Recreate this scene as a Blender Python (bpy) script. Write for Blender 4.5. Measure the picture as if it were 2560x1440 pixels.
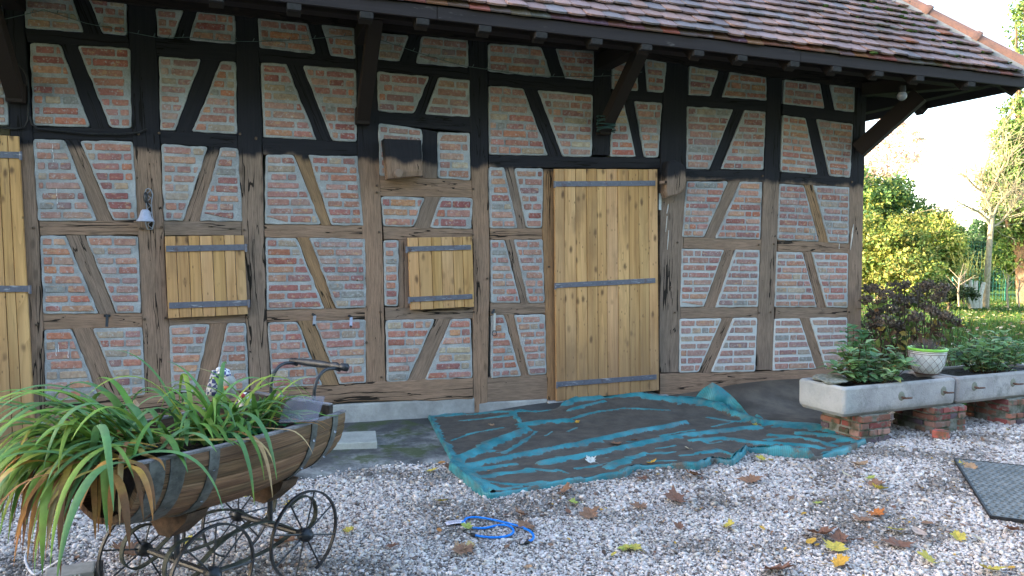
import bpy, bmesh, math, random
import numpy as np
from mathutils import Vector, Matrix, noise
R=math.radians
random.seed(7); np.random.seed(7)
scene=bpy.context.scene
for o in list(bpy.data.objects): bpy.data.objects.remove(o)
# ---------------------------------------------------------------- camera
F=1850.0; YAW,PIT,ROL=R(18.9),R(3.0),R(0.8); H=1.6; D=6.7386
_f=Vector((math.sin(YAW)*math.cos(PIT),math.cos(YAW)*math.cos(PIT),-math.sin(PIT)))
_r0=Vector((math.cos(YAW),-math.sin(YAW),0)); _u0=_r0.cross(_f)
_r=_r0*math.cos(ROL)+_u0*math.sin(ROL); _u=_u0*math.cos(ROL)-_r0*math.sin(ROL)
CAM=Vector((0,-D,H))
cd=bpy.data.cameras.new('camera'); cam=bpy.data.objects.new('camera',cd); scene.collection.objects.link(cam)
M3=Matrix((_r,_u,-_f)).transposed(); cam.matrix_world=Matrix.Translation(CAM)@M3.to_4x4()
cd.sensor_width=36; cd.lens=F/2560*36; cd.clip_start=0.05; cd.clip_end=2000
cd.dof.use_dof=False
scene.camera=cam
# ---------------------------------------------------------------- light
SUN_AZ=(-0.92,0.39); SUN_EL=R(16.0)
w=bpy.data.worlds.new('World'); scene.world=w; w.use_nodes=True
nt=w.node_tree; bg=nt.nodes['Background']; sky=nt.nodes.new('ShaderNodeTexSky')
sky.sky_type='NISHITA'; sky.sun_disc=False; sky.sun_elevation=SUN_EL
sky.sun_rotation=math.atan2(SUN_AZ[0],SUN_AZ[1]); sky.altitude=200; sky.air_density=1.0; sky.dust_density=2.2; sky.ozone_density=0.6
nt.links.new(sky.outputs[0],bg.inputs[0]); bg.inputs[1].default_value=0.15
sd=bpy.data.lights.new('sun','SUN'); sd.energy=3.2; sd.angle=R(0.5); sd.color=(1,0.86,0.66)
sun=bpy.data.objects.new('sun',sd); scene.collection.objects.link(sun)
sv=Vector((SUN_AZ[0]*math.cos(SUN_EL),SUN_AZ[1]*math.cos(SUN_EL),math.sin(SUN_EL))).normalized()
sun.rotation_euler=sv.to_track_quat('Z','Y').to_euler()
scene.view_settings.view_transform='Standard'; scene.view_settings.look='None'
scene.view_settings.exposure=3.05; scene.view_settings.gamma=1.0
# ---------------------------------------------------------------- projection helpers (pixel of the 2560 photo -> point on a real plane)
def ray(px,py): return _f+_r*((px-1280)/F)+_u*((720-py)/F)
def A(px,py,dep): return CAM+ray(px,py)*dep
def W(px,py,y=0.0):
    d=ray(px,py); return CAM+d*((y+D)/d.y)
def WX(px,py,x):
    d=ray(px,py); return CAM+d*(x/d.x)
def Gz(px,py,z=0.0):
    d=ray(px,py); return CAM+d*((z-H)/d.z)
def sst(a,b,x):
    t=min(1,max(0,(x-a)/(b-a))); return t*t*(3-2*t)
def gh(x,y):
    """height of the ground: flat yard, rising a little to the wall on the right"""
    z0=0.09*sst(1.6,2.9,x)+0.10*sst(4.0,5.3,x)-0.19*sst(6.6,7.6,x)
    z=z0*sst(-0.75,0.05,y)
    if y>0: z=z0
    if x<0.8: z-=0.06*sst(0.8,-2.0,x)*sst(-1.5,-0.2,y)
    return z
def G(px,py,off=0.0):
    z=0
    for i in range(12):
        p=Gz(px,py,z+off); z=gh(p.x,p.y)
    return p
# ---------------------------------------------------------------- object helpers
def link(o): scene.collection.objects.link(o)
def wl(o):
    v=Vector((0,0,0))
    while o: v=v+Vector(o.location); o=o.parent
    return v
def tagp(o,label=None,cat=None,group=None,kind=None):
    if label: o['label']=label
    if cat: o['category']=cat
    if group: o['group']=group
    if kind: o['kind']=kind
    return o
def thing(name,label,cat,loc=(0,0,0),group=None):
    o=bpy.data.objects.new(name,None); o.location=loc; o.empty_display_size=0.1; link(o)
    return tagp(o,label,cat,group)
class MB:
    def __init__(s): s.v=[]; s.f=[]; s.m=[]; s.c=[]; s.uv={}; s.mi=0; s.col=(1,1,1,1)
    def vert(s,p): s.v.append((p[0],p[1],p[2])); s.c.append(s.col); return len(s.v)-1
    def face(s,ids,uv=None):
        s.f.append(tuple(ids)); s.m.append(s.mi)
        if uv: s.uv[len(s.f)-1]=uv
    def box(s,c,d,rot=None,ch=0.0):
        c=Vector(c); hx,hy,hz=d[0]/2,d[1]/2,d[2]/2
        M=rot if rot is not None else Matrix.Identity(3)
        if ch<=0:
            ids=[s.vert(c+M@Vector((x*hx,y*hy,z*hz))) for x in(-1,1) for y in(-1,1) for z in(-1,1)]
            for q in((0,1,3,2),(4,6,7,5),(0,4,5,1),(2,3,7,6),(0,2,6,4),(1,5,7,3)): s.face([ids[i] for i in q])
        else:
            bm=bmesh.new(); bmesh.ops.create_cube(bm,size=1)
            for v in bm.verts: v.co=Vector((v.co.x*d[0],v.co.y*d[1],v.co.z*d[2]))
            bmesh.ops.bevel(bm,geom=bm.edges[:],offset=ch,segments=2,affect='EDGES',profile=0.6)
            s.addbm(bm,Matrix.Translation(c)@M.to_4x4())
    def addbm(s,bm,M=None):
        bm.verts.ensure_lookup_table(); b=len(s.v)
        for v in bm.verts: s.vert(M@v.co if M else v.co)
        for f in bm.faces: s.face([b+v.index for v in f.verts])
        bm.free()
    def tube(s,pts,rad,n=8,cap=True):
        pts=[Vector(p) for p in pts]; rings=[]; up=None
        for i,p in enumerate(pts):
            t=(pts[min(i+1,len(pts)-1)]-pts[max(i-1,0)])
            t=t.normalized() if t.length>1e-9 else Vector((0,0,1))
            if up is None:
                up=Vector((0,0,1)) if abs(t.z)<0.9 else Vector((1,0,0))
            a=t.cross(up)
            if a.length<1e-5: a=t.cross(Vector((0,1,0.3)))
            a.normalize(); b=a.cross(t).normalized(); up=b
            r=rad[i] if isinstance(rad,(list,tuple)) else rad
            rings.append([s.vert(p+a*(r*math.cos(2*math.pi*k/n))+b*(r*math.sin(2*math.pi*k/n))) for k in range(n)])
        for i in range(len(rings)-1):
            for k in range(n): s.face((rings[i][k],rings[i][(k+1)%n],rings[i+1][(k+1)%n],rings[i+1][k]))
        if cap: s.face(rings[0][::-1]); s.face(rings[-1])
    def beam(s,a,b,wd,ht,up=(0,0,1)):
        a=Vector(a);b=Vector(b);t=(b-a).normalized();x=t.cross(Vector(up)).normalized();y=x.cross(t).normalized()
        M=Matrix((x,t,y)).transposed(); s.box((a+b)/2,(wd,(b-a).length,ht),M,ch=min(wd,ht)*0.06)
    def lathe(s,prof,c,n=20,M=None,a0=0,a1=2*math.pi):
        M=M or Matrix.Identity(3); c=Vector(c); full=abs(a1-a0-2*math.pi)<1e-6; rings=[]
        for r,z in prof:
            rings.append([s.vert(c+M@Vector((r*math.cos(a0+(a1-a0)*k/n),r*math.sin(a0+(a1-a0)*k/n),z))) for k in range(n if full else n+1)])
        m=n
        for i in range(len(rings)-1):
            for k in range(m):
                k2=(k+1)%n if full else k+1
                s.face((rings[i][k],rings[i][k2],rings[i+1][k2],rings[i+1][k]))
        return rings
    def build(s,name,mats,parent=None,smooth=False,label=None):
        me=bpy.data.meshes.new(name); o=bpy.data.objects.new(name,me); link(o)
        off=Vector((0,0,0))
        if parent: o.parent=parent; off=wl(parent)
        me.from_pydata([(x-off.x,y-off.y,z-off.z) for x,y,z in s.v],[],s.f)
        if not isinstance(mats,(list,tuple)): mats=[mats]
        for m in mats: me.materials.append(m)
        if len(mats)>1: me.polygons.foreach_set('material_index',s.m)
        ca=me.color_attributes.new('col','FLOAT_COLOR','POINT'); ca.data.foreach_set('color',np.array(s.c,dtype=np.float32).ravel())
        if s.uv:
            ul=me.uv_layers.new(name='UVMap')
            for fi,uv in s.uv.items():
                for li,u in zip(me.polygons[fi].loop_indices,uv): ul.data[li].uv=u
        if smooth: me.polygons.foreach_set('use_smooth',[True]*len(me.polygons))
        me.update()
        if label: o['label']=label
        return o
# ---------------------------------------------------------------- material helpers
class NM:
    def __init__(s,name,rough=0.8,spec=0.3):
        s.m=bpy.data.materials.new(name); s.m.use_nodes=True; s.t=s.m.node_tree; s.n=s.t.nodes; s.l=s.t.links
        s.b=s.n['Principled BSDF']; s.b.inputs['Roughness'].default_value=rough; s.b.inputs['Specular IOR Level'].default_value=spec
        s.tc=s.n.new('ShaderNodeTexCoord')
    def _i(s,sock,v):
        if isinstance(v,bpy.types.NodeSocket): s.l.new(v,sock)
        elif v is not None:
            if sock.type=='RGBA' and len(v)==3: v=(*v,1)
            sock.default_value=v
    def vec(s,kind='Object',scale=(1,1,1),loc=None):
        mp=s.n.new('ShaderNodeMapping'); mp.inputs['Scale'].default_value=scale
        if kind=='pos':
            g=s.n.new('ShaderNodeNewGeometry'); s.l.new(g.outputs['Position'],mp.inputs['Vector'])
        else: s.l.new(s.tc.outputs[kind],mp.inputs['Vector'])
        if loc is not None: s._i(mp.inputs['Location'],loc)
        return mp.outputs[0]
    def rnd(s,k=10.0):
        o=s.n.new('ShaderNodeObjectInfo'); c=s.n.new('ShaderNodeCombineXYZ')
        a=s.math('MULTIPLY',o.outputs['Random'],k); b=s.math('MULTIPLY',o.outputs['Random'],k*7.3)
        s.l.new(a,c.inputs[0]); s.l.new(b,c.inputs[1]); s.l.new(a,c.inputs[2]); return c.outputs[0]
    def noise(s,v,scale=5,detail=4,rough=0.55,dist=0.0):
        n=s.n.new('ShaderNodeTexNoise'); n.inputs['Scale'].default_value=scale; n.inputs['Detail'].default_value=detail
        n.inputs['Roughness'].default_value=rough; n.inputs['Distortion'].default_value=dist
        s.l.new(v,n.inputs['Vector']); return n.outputs['Fac']
    def voro(s,v,scale=5,feat='F1',out='Distance',rand=1.0,dim='3D'):
        n=s.n.new('ShaderNodeTexVoronoi'); n.voronoi_dimensions=dim; n.feature=feat; n.inputs['Scale'].default_value=scale; n.inputs['Randomness'].default_value=rand
        s.l.new(v,n.inputs['Vector']); return n.outputs[out]
    def math(s,op,a,b=None,clamp=False,c=None):
        n=s.n.new('ShaderNodeMath'); n.operation=op; n.use_clamp=clamp
        s._i(n.inputs[0],a); s._i(n.inputs[1],b)
        if c is not None: s._i(n.inputs[2],c)
        return n.outputs[0]
    def ramp(s,fac,a,b,ca=0.0,cb=1.0):
        n=s.n.new('ShaderNodeMapRange'); n.interpolation_type='SMOOTHSTEP'; n.clamp=True
        s._i(n.inputs['Value'],fac)
        for k,v in(('From Min',a),('From Max',b),('To Min',ca),('To Max',cb)): n.inputs[k].default_value=v
        return n.outputs[0]
    def mix(s,fac,a,b,mode='MIX'):
        n=s.n.new('ShaderNodeMix'); n.data_type='RGBA'; n.blend_type=mode
        s._i(n.inputs[0],fac); s._i(n.inputs[6],a); s._i(n.inputs[7],b); return n.outputs[2]
    def attr(s,name='col',out='Color'):
        n=s.n.new('ShaderNodeAttribute'); n.attribute_name=name; return n.outputs[out]
    def sep(s,v):
        n=s.n.new('ShaderNodeSeparateXYZ'); s.l.new(v,n.inputs[0]); return n.outputs
    def bump(s,h,strength=0.5,dist=0.01,prev=None):
        n=s.n.new('ShaderNodeBump'); n.inputs['Strength'].default_value=strength; n.inputs['Distance'].default_value=dist
        s.l.new(h,n.inputs['Height'])
        if prev is not None: s.l.new(prev,n.inputs['Normal'])
        return n.outputs[0]
    def done(s,color,normal=None,rough=None,metal=None,alpha=None):
        s._i(s.b.inputs['Base Color'],color)
        if normal is not None: s.l.new(normal,s.b.inputs['Normal'])
        if rough is not None: s._i(s.b.inputs['Roughness'],rough)
        if metal is not None: s._i(s.b.inputs['Metallic'],metal)
        if alpha is not None: s._i(s.b.inputs['Alpha'],alpha)
        return s.m
MAT={}
# old oak, stained dark above a wavering line that follows the wall
def timber_mat(name,light,lo,hi,stain):
    k=NM(name,0.85,0.2); rv=k.rnd(37)
    v1=k.vec('UV',(2.2,55,1),rv); v2=k.vec('UV',(1.0,14,1),rv); v3=k.vec('UV',(3,7,1),rv)
    g=k.noise(v1,1,5,0.65); big=k.noise(v3,1,3); fine=k.noise(k.vec('UV',(8,190,1),rv),1,3,0.7)
    c=k.mix(g,lo,hi); c=k.mix(k.ramp(big,0.35,0.75),c,light)
    c=k.mix(k.ramp(fine,0.35,0.6,0.45,0),c,(0.045,0.034,0.026))
    uv=k.sep(k.vec('UV',(1,1,1)))
    cr=k.noise(v2,1,3,0.5,0.3); d=k.math('ABSOLUTE',k.math('SUBTRACT',cr,0.5)); gate=k.noise(k.vec('UV',(1.3,3,1),rv),1,2)
    wd=k.math('MULTIPLY',k.ramp(gate,0.44,0.66),0.022); crack=k.math('LESS_THAN',d,wd)
    wob=k.math('MULTIPLY',k.math('SUBTRACT',k.noise(k.vec('UV',(2.5,0.01,1),rv),1,3),0.5),0.07)
    ce=k.math('ABSOLUTE',k.math('ADD',uv[1],wob)); g2=k.ramp(k.noise(k.vec('UV',(0.9,0.01,1),rv),1,2),0.5,0.75,0,0.0065)
    crack=k.math('MAXIMUM',crack,k.math('LESS_THAN',ce,g2))
    knv=k.voro(k.vec('UV',(2.5,7,1),rv),1,dim='2D'); kn=k.ramp(knv,0.05,0.16,0.7,0)
    c=k.mix(k.math('MULTIPLY',k.math('MULTIPLY',kn,0.7),k.ramp(k.noise(k.vec('UV',(1.7,2,1),rv),1,2),0.52,0.6)),c,(0.07,0.05,0.035))
    oi=k.n.new('ShaderNodeObjectInfo'); c=k.mix(1.0,c,k.mix(oi.outputs['Random'],(1.10,0.96,0.86),(0.90,0.89,0.90)),'MULTIPLY')
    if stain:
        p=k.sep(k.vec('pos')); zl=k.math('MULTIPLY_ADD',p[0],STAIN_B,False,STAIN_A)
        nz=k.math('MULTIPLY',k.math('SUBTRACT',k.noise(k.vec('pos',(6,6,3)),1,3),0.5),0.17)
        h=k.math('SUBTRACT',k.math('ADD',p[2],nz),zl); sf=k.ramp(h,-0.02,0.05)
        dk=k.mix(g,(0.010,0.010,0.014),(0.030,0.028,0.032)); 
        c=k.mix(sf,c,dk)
    c=k.mix(k.math('MULTIPLY',crack,0.92),c,(0.006,0.005,0.004))
    hgt=k.math('SUBTRACT',k.math('ADD',k.math('MULTIPLY',g,0.25),k.math('MULTIPLY',fine,0.25)),k.math('MULTIPLY',crack,1.2))
    return k.done(c,k.bump(hgt,0.8,0.006))
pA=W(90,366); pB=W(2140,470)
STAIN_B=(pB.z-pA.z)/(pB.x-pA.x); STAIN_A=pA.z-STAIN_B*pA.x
MAT['oak']=timber_mat('weathered oak',(0.335,0.235,0.175),(0.185,0.130,0.097),(0.35,0.255,0.19),True)
MAT['oak2']=timber_mat('new oak',(0.37,0.235,0.13),(0.22,0.135,0.075),(0.39,0.26,0.15),True)
MAT['darkwood']=timber_mat('dark stained wood',(0.022,0.018,0.018),(0.008,0.007,0.009),(0.026,0.020,0.021),False)
def mk_mortar():
    k=NM('lime mortar',0.95,0.1); n=k.noise(k.vec('pos'),7,5); f=k.noise(k.vec('pos'),90,4,0.7)
    c=k.mix(k.ramp(n,0.3,0.7),(0.29,0.29,0.29),(0.45,0.45,0.455)); c=k.mix(k.ramp(f,0.35,0.65,0,0.35),c,(0.14,0.14,0.13))
    c=k.mix(k.math('MULTIPLY',k.attr('col'),1.0),c,(0.56,0.56,0.55))
    st=k.ramp(k.noise(k.vec('pos',(3,3,1.2)),2.2,4),0.56,0.72,0,0.45); c=k.mix(st,c,(0.13,0.125,0.10))
    return k.done(c,k.bump(k.math('ADD',n,f),0.7,0.006))
MAT['mortar']=mk_mortar()
def mk_brick():
    k=NM('hand made brick',0.92,0.15); n=k.noise(k.vec('pos'),28,5,0.65); f=k.noise(k.vec('pos'),150,3)
    pa=k.noise(k.vec('pos',(1,1,2)),16,4,0.6)
    c=k.mix(k.ramp(n,0.25,0.75),k.mix(0.45,k.attr(),(0.10,0.035,0.03)),k.attr())
    c=k.mix(k.ramp(pa,0.56,0.68,0,0.75),c,(0.52,0.33,0.20))
    c=k.mix(k.ramp(k.noise(k.vec('pos'),45,4,0.7),0.53,0.70,0,0.8),c,(0.47,0.45,0.44))
    return k.done(c,k.bump(k.math('ADD',n,k.math('MULTIPLY',f,0.5)),0.9,0.008))
MAT['brick']=mk_brick()
def simple(name,lo,hi,scale=8,rough=0.8,metal=0.0,bump=0.3,bd=0.004,spec=0.3,co='pos',detail=5):
    k=NM(name,rough,spec); n=k.noise(k.vec(co),scale,detail,0.6); f=k.noise(k.vec(co),scale*9,3)
    c=k.mix(k.ramp(n,0.3,0.7),lo,hi); c=k.mix(k.ramp(f,0.3,0.7,0.18,0),c,(lo[0]*0.5,lo[1]*0.5,lo[2]*0.5))
    return k.done(c,k.bump(k.math('ADD',n,f),bump,bd),metal=metal)
def vcol(name,rough=0.8,spec=0.3,scale=30,amt=0.35,bump=0.2,bd=0.002,trans=0.0,metal=0.0):
    k=NM(name,rough,spec); n=k.noise(k.vec('pos'),scale,4); c=k.mix(k.ramp(n,0.3,0.7,amt,0),k.attr(),k.mix(1.0,k.attr(),(0.45,0.42,0.4),'MULTIPLY'))
    m=k.done(c,k.bump(n,bump,bd),metal=metal)
    if trans>0:
        tr=k.n.new('ShaderNodeBsdfTranslucent'); k.l.new(c,tr.inputs['Color']); mx=k.n.new('ShaderNodeMixShader'); mx.inputs[0].default_value=trans
        k.l.new(k.b.outputs[0],mx.inputs[1]); k.l.new(tr.outputs[0],mx.inputs[2]); k.l.new(mx.outputs[0],k.n['Material Output'].inputs[0])
    return m
MAT['leaf']=vcol('leaf',0.6,0.22,40,0.25,trans=0.35)
MAT['blade']=vcol('blade',0.55,0.22,40,0.25,trans=0.25)
MAT['dryleaf']=vcol('dry leaf',0.75,0.2,60,0.35,bump=0.4,trans=0.12)
MAT['bark']=vcol('bark',0.9,0.1,14,0.6,bump=0.7,bd=0.01)
MAT['iron']=simple('wrought iron',(0.13,0.14,0.17),(0.24,0.255,0.30),14,0.5,0.35,0.3,0.002)
MAT['blackiron']=simple('black painted iron',(0.012,0.014,0.018),(0.035,0.038,0.045),22,0.45,0.2,0.3,0.002,0.5)
MAT['black']=simple('black rubber cable',(0.012,0.012,0.014),(0.03,0.03,0.032),20,0.6)
def mk_pine():
    k=NM('pine boards',0.7,0.25); rv=k.rnd(11); a=k.attr(); 
    v=k.vec('UV',(1.1,30,1),rv); g=k.noise(v,1,4,0.6,0.4); w_=k.noise(k.vec('UV',(0.7,3.5,1),rv),1,2)
    rg=k.math('FRACT',k.math('MULTIPLY',k.noise(k.vec('UV',(0.35,6,1),rv),1,1.0),9.0))
    c=k.mix(k.ramp(g,0.3,0.7),(0.40,0.21,0.085),(0.60,0.345,0.150)); c=k.mix(k.ramp(w_,0.35,0.7,0,0.5),c,(0.66,0.43,0.23))
    c=k.mix(k.ramp(rg,0.0,0.35,0.32,0),c,(0.28,0.155,0.06))
    c=k.mix(1.0,c,a,'MULTIPLY')
    dv=k.n.new('ShaderNodeVectorMath'); dv.operation='ADD'; k.l.new(k.vec('UV',(3.6,7.5,1),rv),dv.inputs[0]); dn=k.n.new('ShaderNodeTexNoise'); dn.inputs['Scale'].default_value=14; k.l.new(k.tc.outputs['UV'],dn.inputs['Vector']); ds=k.n.new('ShaderNodeVectorMath'); ds.operation='SCALE'; ds.inputs['Scale'].default_value=0.16; k.l.new(dn.outputs['Color'],ds.inputs[0]); k.l.new(ds.outputs[0],dv.inputs[1]); kv=k.voro(dv.outputs[0],1,dim='2D'); kn=k.ramp(kv,0.03,0.19,0.85,0)
    kg=k.ramp(k.noise(k.vec('UV',(2.2,1.7,1),rv),1,2),0.42,0.6)
    c=k.mix(k.math('MULTIPLY',kn,kg),c,(0.11,0.055,0.028))
    kv2=k.voro(k.vec('UV',(7,17,1),rv),1,dim='2D'); c=k.mix(k.math('MULTIPLY',k.ramp(kv2,0.04,0.12,0.7,0),k.ramp(k.noise(k.vec('UV',(5,5,1),rv),1,2),0.52,0.6)),c,(0.10,0.06,0.03))
    dirt=k.ramp(k.noise(k.vec('UV',(1.6,4,1),rv),1,4),0.52,0.75,0,0.6); c=k.mix(dirt,c,(0.24,0.135,0.065))
    pz=k.sep(k.vec('pos'))[2]; zz=k.math('ADD',pz,k.math('MULTIPLY',k.math('SUBTRACT',k.noise(k.vec('UV',(0.5,9,1),rv),1,4),0.5),1.6)); c=k.mix(k.ramp(zz,0.1,1.3,0.62,0),c,(0.20,0.125,0.075)); sp=k.ramp(k.noise(k.vec('UV',(2.5,30,1),rv),1,4,0.7),0.60,0.72,0,0.5); c=k.mix(sp,c,(0.16,0.09,0.05))
    return k.done(c,k.bump(g,0.35,0.003))
MAT['pine']=mk_pine()
MAT['concrete']=simple('old concrete',(0.27,0.265,0.26),(0.43,0.42,0.41),3.5,0.95,0,0.6,0.008)
# ---------------------------------------------------------------- the barn
barn=thing('half_timbered_barn','long half timbered barn with red brick infill, pine shutters and a tiled hip roof','barn',(0.0,0.0,0.0))
def lerp(a,b,t): return a+(b-a)*t
def resample(pts,n):
    L=[0]
    for a,b in zip(pts[:-1],pts[1:]): L.append(L[-1]+(b-a).length)
    out=[];j=0
    for i in range(n+1):
        s=L[-1]*i/n
        while j<len(pts)-2 and L[j+1]<s: j+=1
        t=(s-L[j])/max(1e-9,L[j+1]-L[j]); out.append(pts[j].lerp(pts[j+1],t))
    return out
_seed=[0]
def timber(e1,e2,name,parent=barn,y=0.0,mat='oak',back=0.12,label=None,wob=0.006,bev=0.007):
    """a squared timber between two edge lines given as photo pixels on the wall plane"""
    _seed[0]+=1; sd=_seed[0]*3.7
    a=[W(*p,y) for p in e1]; b=[W(*p,y) for p in e2]
    L=(a[-1]-a[0]).length; n=max(3,int(L/0.05)); a=resample(a,n); b=resample(b,n)
    mb=MB(); rings=[]; U=[]
    for i in range(n+1):
        u=L*i/n; d=(b[i]-a[i]); wd=d.length; d.normalize()
        w1=wob*noise.noise(Vector((u*4,sd,0)))+0.35*wob*noise.noise(Vector((u*17,sd,3))); w2=wob*noise.noise(Vector((u*4,sd,9)))+0.35*wob*noise.noise(Vector((u*17,sd,6)))
        p1=a[i]+d*w1; p2=b[i]+d*w2; wd=(p2-p1).length; bulge=0.004*noise.noise(Vector((u*2.5,sd,20)))
        pr=[]
        for v,dy in((0,back),(0,bev),(bev,0),(wd*0.35,-0.002),(wd*0.65,-0.002),(wd-bev,0),(wd,bev),(wd,back)):
            q=p1+d*v; q=Vector((q.x,y+dy+bulge,q.z)); pr.append((mb.vert(q),(u,v-wd/2)))
        rings.append(pr)
    for i in range(n):
        for k in range(7):
            q=(rings[i][k],rings[i][k+1],rings[i+1][k+1],rings[i+1][k]); mb.face([z[0] for z in q],[z[1] for z in q])
    for rg in(rings[0],rings[-1][::-1]): mb.face([z[0] for z in rg],[z[1] for z in rg])
    return mb.build(name,MAT[mat],parent,label=label)
def post(l,r,**k): return timber(l,r,'post',**k)
def rail(tl,tr,br,bl,**k): return timber([tl,tr],[bl,br],'rail',**k)
def brace(t0,t1,ty,b0,b1,by,**k):
    sl=0.0
    return timber([(t0,ty),(b0,by)],[(t1,ty),(b1,by)],'brace',**k)
# posts
post([(7,-40),(24,320),(50,760),(64,1110)],[(53,-40),(82,340),(108,797),(113,1085)])
post([(317,-40),(330,330),(347,641),(364,1010)],[(386,-40),(399,330),(413,641),(432,1000)])
post([(589,-20),(592,330),(604,623),(625,974)],[(642,-20),(656,330),(661,640),(677,969)])
post([(887,20),(893,400),(907,623),(915,955)],[(941,20),(949,400),(958,640),(964,953)])
post([(1170,70),(1178,450),(1183,650),(1182,1036)],[(1220,70),(1221,450),(1225,650),(1219,1033)])
post([(1358,423),(1356,600),(1364,800),(1367,1018)],[(1387,423),(1386,600),(1390,800),(1393,1012)],mat='oak2')
post([(1487,95),(1481,387)],[(1531,98),(1525,387)])
post([(1668,115),(1657,230),(1651,400),(1648,931)],[(1722,122),(1717,450),(1707,640),(1696,931)])
post([(1921,150),(1909,480),(1896,740),(1888,925)],[(1957,154),(1949,480),(1938,740),(1931,924)])
post([(2137,180),(2130,300),(2122,480),(2119,740),(2116,932)],[(2171,182),(2165,300),(2160,480),(2155,740),(2152,932)])
# rails (TL,TR,BR,BL)
RL=dict(
 A1=((62,70),(319,88),(324,120),(70,107)),B1=((82,314),(331,320),(332,353),(84,348)),M1=((98,551),(345,551),(345,589),(101,589)),L1=((108,783),(354,783),(356,819),(110,825)),
 A2=((387,91),(590,110),(591,156),(393,140)),B2=((400,325),(592,336),(594,372),(402,360)),M2=((410,551),(602,552),(604,590),(412,590)),L2=((420,770),(612,772),(615,808),(424,815)),
 A3=((644,117),(888,145),(889,174),(651,157)),B3=((656,342),(892,355),(893,392),(658,387)),M3=((660,560),(906,563),(909,598),(662,594)),L3=((667,775),(912,768),(914,799),(668,806)),
 A4=((942,148),(1170,168),(1172,200),(944,178)),H4=((944,278),(1174,292),(1176,331),(947,309)),C4=((950,437),(1178,451),(1180,495),(951,490)),M4=((958,566),(1181,571),(1183,599),(960,599)),L4=((963,768),(1184,766),(1184,797),(964,801)),
 A5=((1221,176),(1484,203),(1483,240),(1221,213)),B5=((1222,387),(1650,395),(1649,421),(1222,419)),M5=((1225,570),(1355,570),(1355,600),(1226,600)),L5=((1226,757),(1362,757),(1363,785),(1226,790)),
 A6=((1531,219),(1657,231),(1655,257),(1529,249)),
 A7=((1720,237),(1918,250),(1916,279),(1718,266)),B7=((1716,421),(1911,426),(1909,455),(1716,452)),M7=((1710,592),(1902,598),(1901,627),(1708,621)),L7=((1702,768),(1894,766),(1893,795),(1701,797)),
 A8=((1957,259),(2134,279),(2131,310),(1955,287)),B8=((1952,428),(2124,443),(2123,468),(1950,459)),M8=((1946,599),(2121,608),(2120,634),(1944,629)),L8=((1940,768),(2118,768),(2117,795),(1938,798)),
 S4=((1219,943),(1367,934),(1369,998),(1219,1006)))
for k_,q in RL.items():
    rail(*q,y=0.004,wob=0.008)
# sill beams
timber([(112,1001),(362,985),(640,972),(920,957),(1182,944)],[(114,1078),(364,1052),(640,1030),(900,1003),(1182,999)],'rail',y=-0.008,wob=0.014,label='heavy cracked sill beam')
timber([(1650,935),(1885,930),(2116,921)],[(1650,991),(1885,986),(2116,975)],'rail',y=-0.008,wob=0.012)
# wall plate under the eaves
timber([(-160,-85),(389,-28),(883,28),(1485,86),(1915,152),(2172,182)],[(-160,-42),(389,16),(649,45),(883,68),(1169,99),(1485,126),(1665,154),(1915,192),(2136,217),(2172,221)],'rail',y=-0.03,mat='darkwood',back=0.16)
# cells: (left,right columns given by corner pixels, brace top/bottom x) -> brick panels + brace
BCOL=[(0.50,0.17,0.10),(0.55,0.21,0.11),(0.52,0.23,0.16),(0.42,0.12,0.09),(0.34,0.10,0.09),(0.56,0.26,0.13),(0.52,0.26,0.20),(0.48,0.15,0.10),(0.57,0.23,0.14),(0.53,0.27,0.18),(0.46,0.18,0.15),(0.50,0.38,0.26)]
def inset(poly,d):
    n=len(poly); out=[]
    for i in range(n):
        p0,p1,p2=poly[i-1],poly[i],poly[(i+1)%n]
        e1=((p1[0]-p0[0]),(p1[1]-p0[1])); e2=((p2[0]-p1[0]),(p2[1]-p1[1]))
        l1=math.hypot(*e1) or 1e-9; l2=math.hypot(*e2) or 1e-9
        n1=(-e1[1]/l1,e1[0]/l1); n2=(-e2[1]/l2,e2[0]/l2)
        den=1+n1[0]*n2[0]+n1[1]*n2[1]; den=max(den,0.25)
        out.append((p1[0]+d*(n1[0]+n2[0])/den,p1[1]+d*(n1[1]+n2[1])/den))
    return out
def area(p): return 0.5*sum(p[i-1][0]*p[i][1]-p[i][0]*p[i-1][1] for i in range(len(p)))
def clip(sub,cl):
    out=sub
    for i in range(len(cl)):
        a,b=cl[i-1],cl[i]; inp=out; out=[]
        if not inp: return []
        sd=lambda p:(b[0]-a[0])*(p[1]-a[1])-(b[1]-a[1])*(p[0]-a[0])
        for j in range(len(inp)):
            p,q=inp[j-1],inp[j]; sp,sq=sd(p),sd(q)
            if sq>=0:
                if sp<0: t=sp/(sp-sq); out.append((p[0]+t*(q[0]-p[0]),p[1]+t*(q[1]-p[1])))
                out.append(q)
            elif sp>=0:
                t=sp/(sp-sq); out.append((p[0]+t*(q[0]-p[0]),p[1]+t*(q[1]-p[1])))
    return out
def rounded(poly,r,seg=3):
    out=[];n=len(poly)
    for i in range(n):
        p0,p1,p2=poly[i-1],poly[i],poly[(i+1)%n]
        a=(p0[0]-p1[0],p0[1]-p1[1]);b=(p2[0]-p1[0],p2[1]-p1[1]);la=math.hypot(*a);lb=math.hypot(*b)
        if la<1e-6 or lb<1e-6: continue
        ra=min(r,la*0.4);rb=min(r,lb*0.4)
        s=(p1[0]+a[0]/la*ra,p1[1]+a[1]/la*ra);e=(p1[0]+b[0]/lb*rb,p1[1]+b[1]/lb*rb)
        for k in range(seg+1):
            t=k/seg; out.append(((1-t)**2*s[0]+2*t*(1-t)*p1[0]+t*t*e[0],(1-t)**2*s[1]+2*t*(1-t)*p1[1]+t*t*e[1]))
    return out
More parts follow.
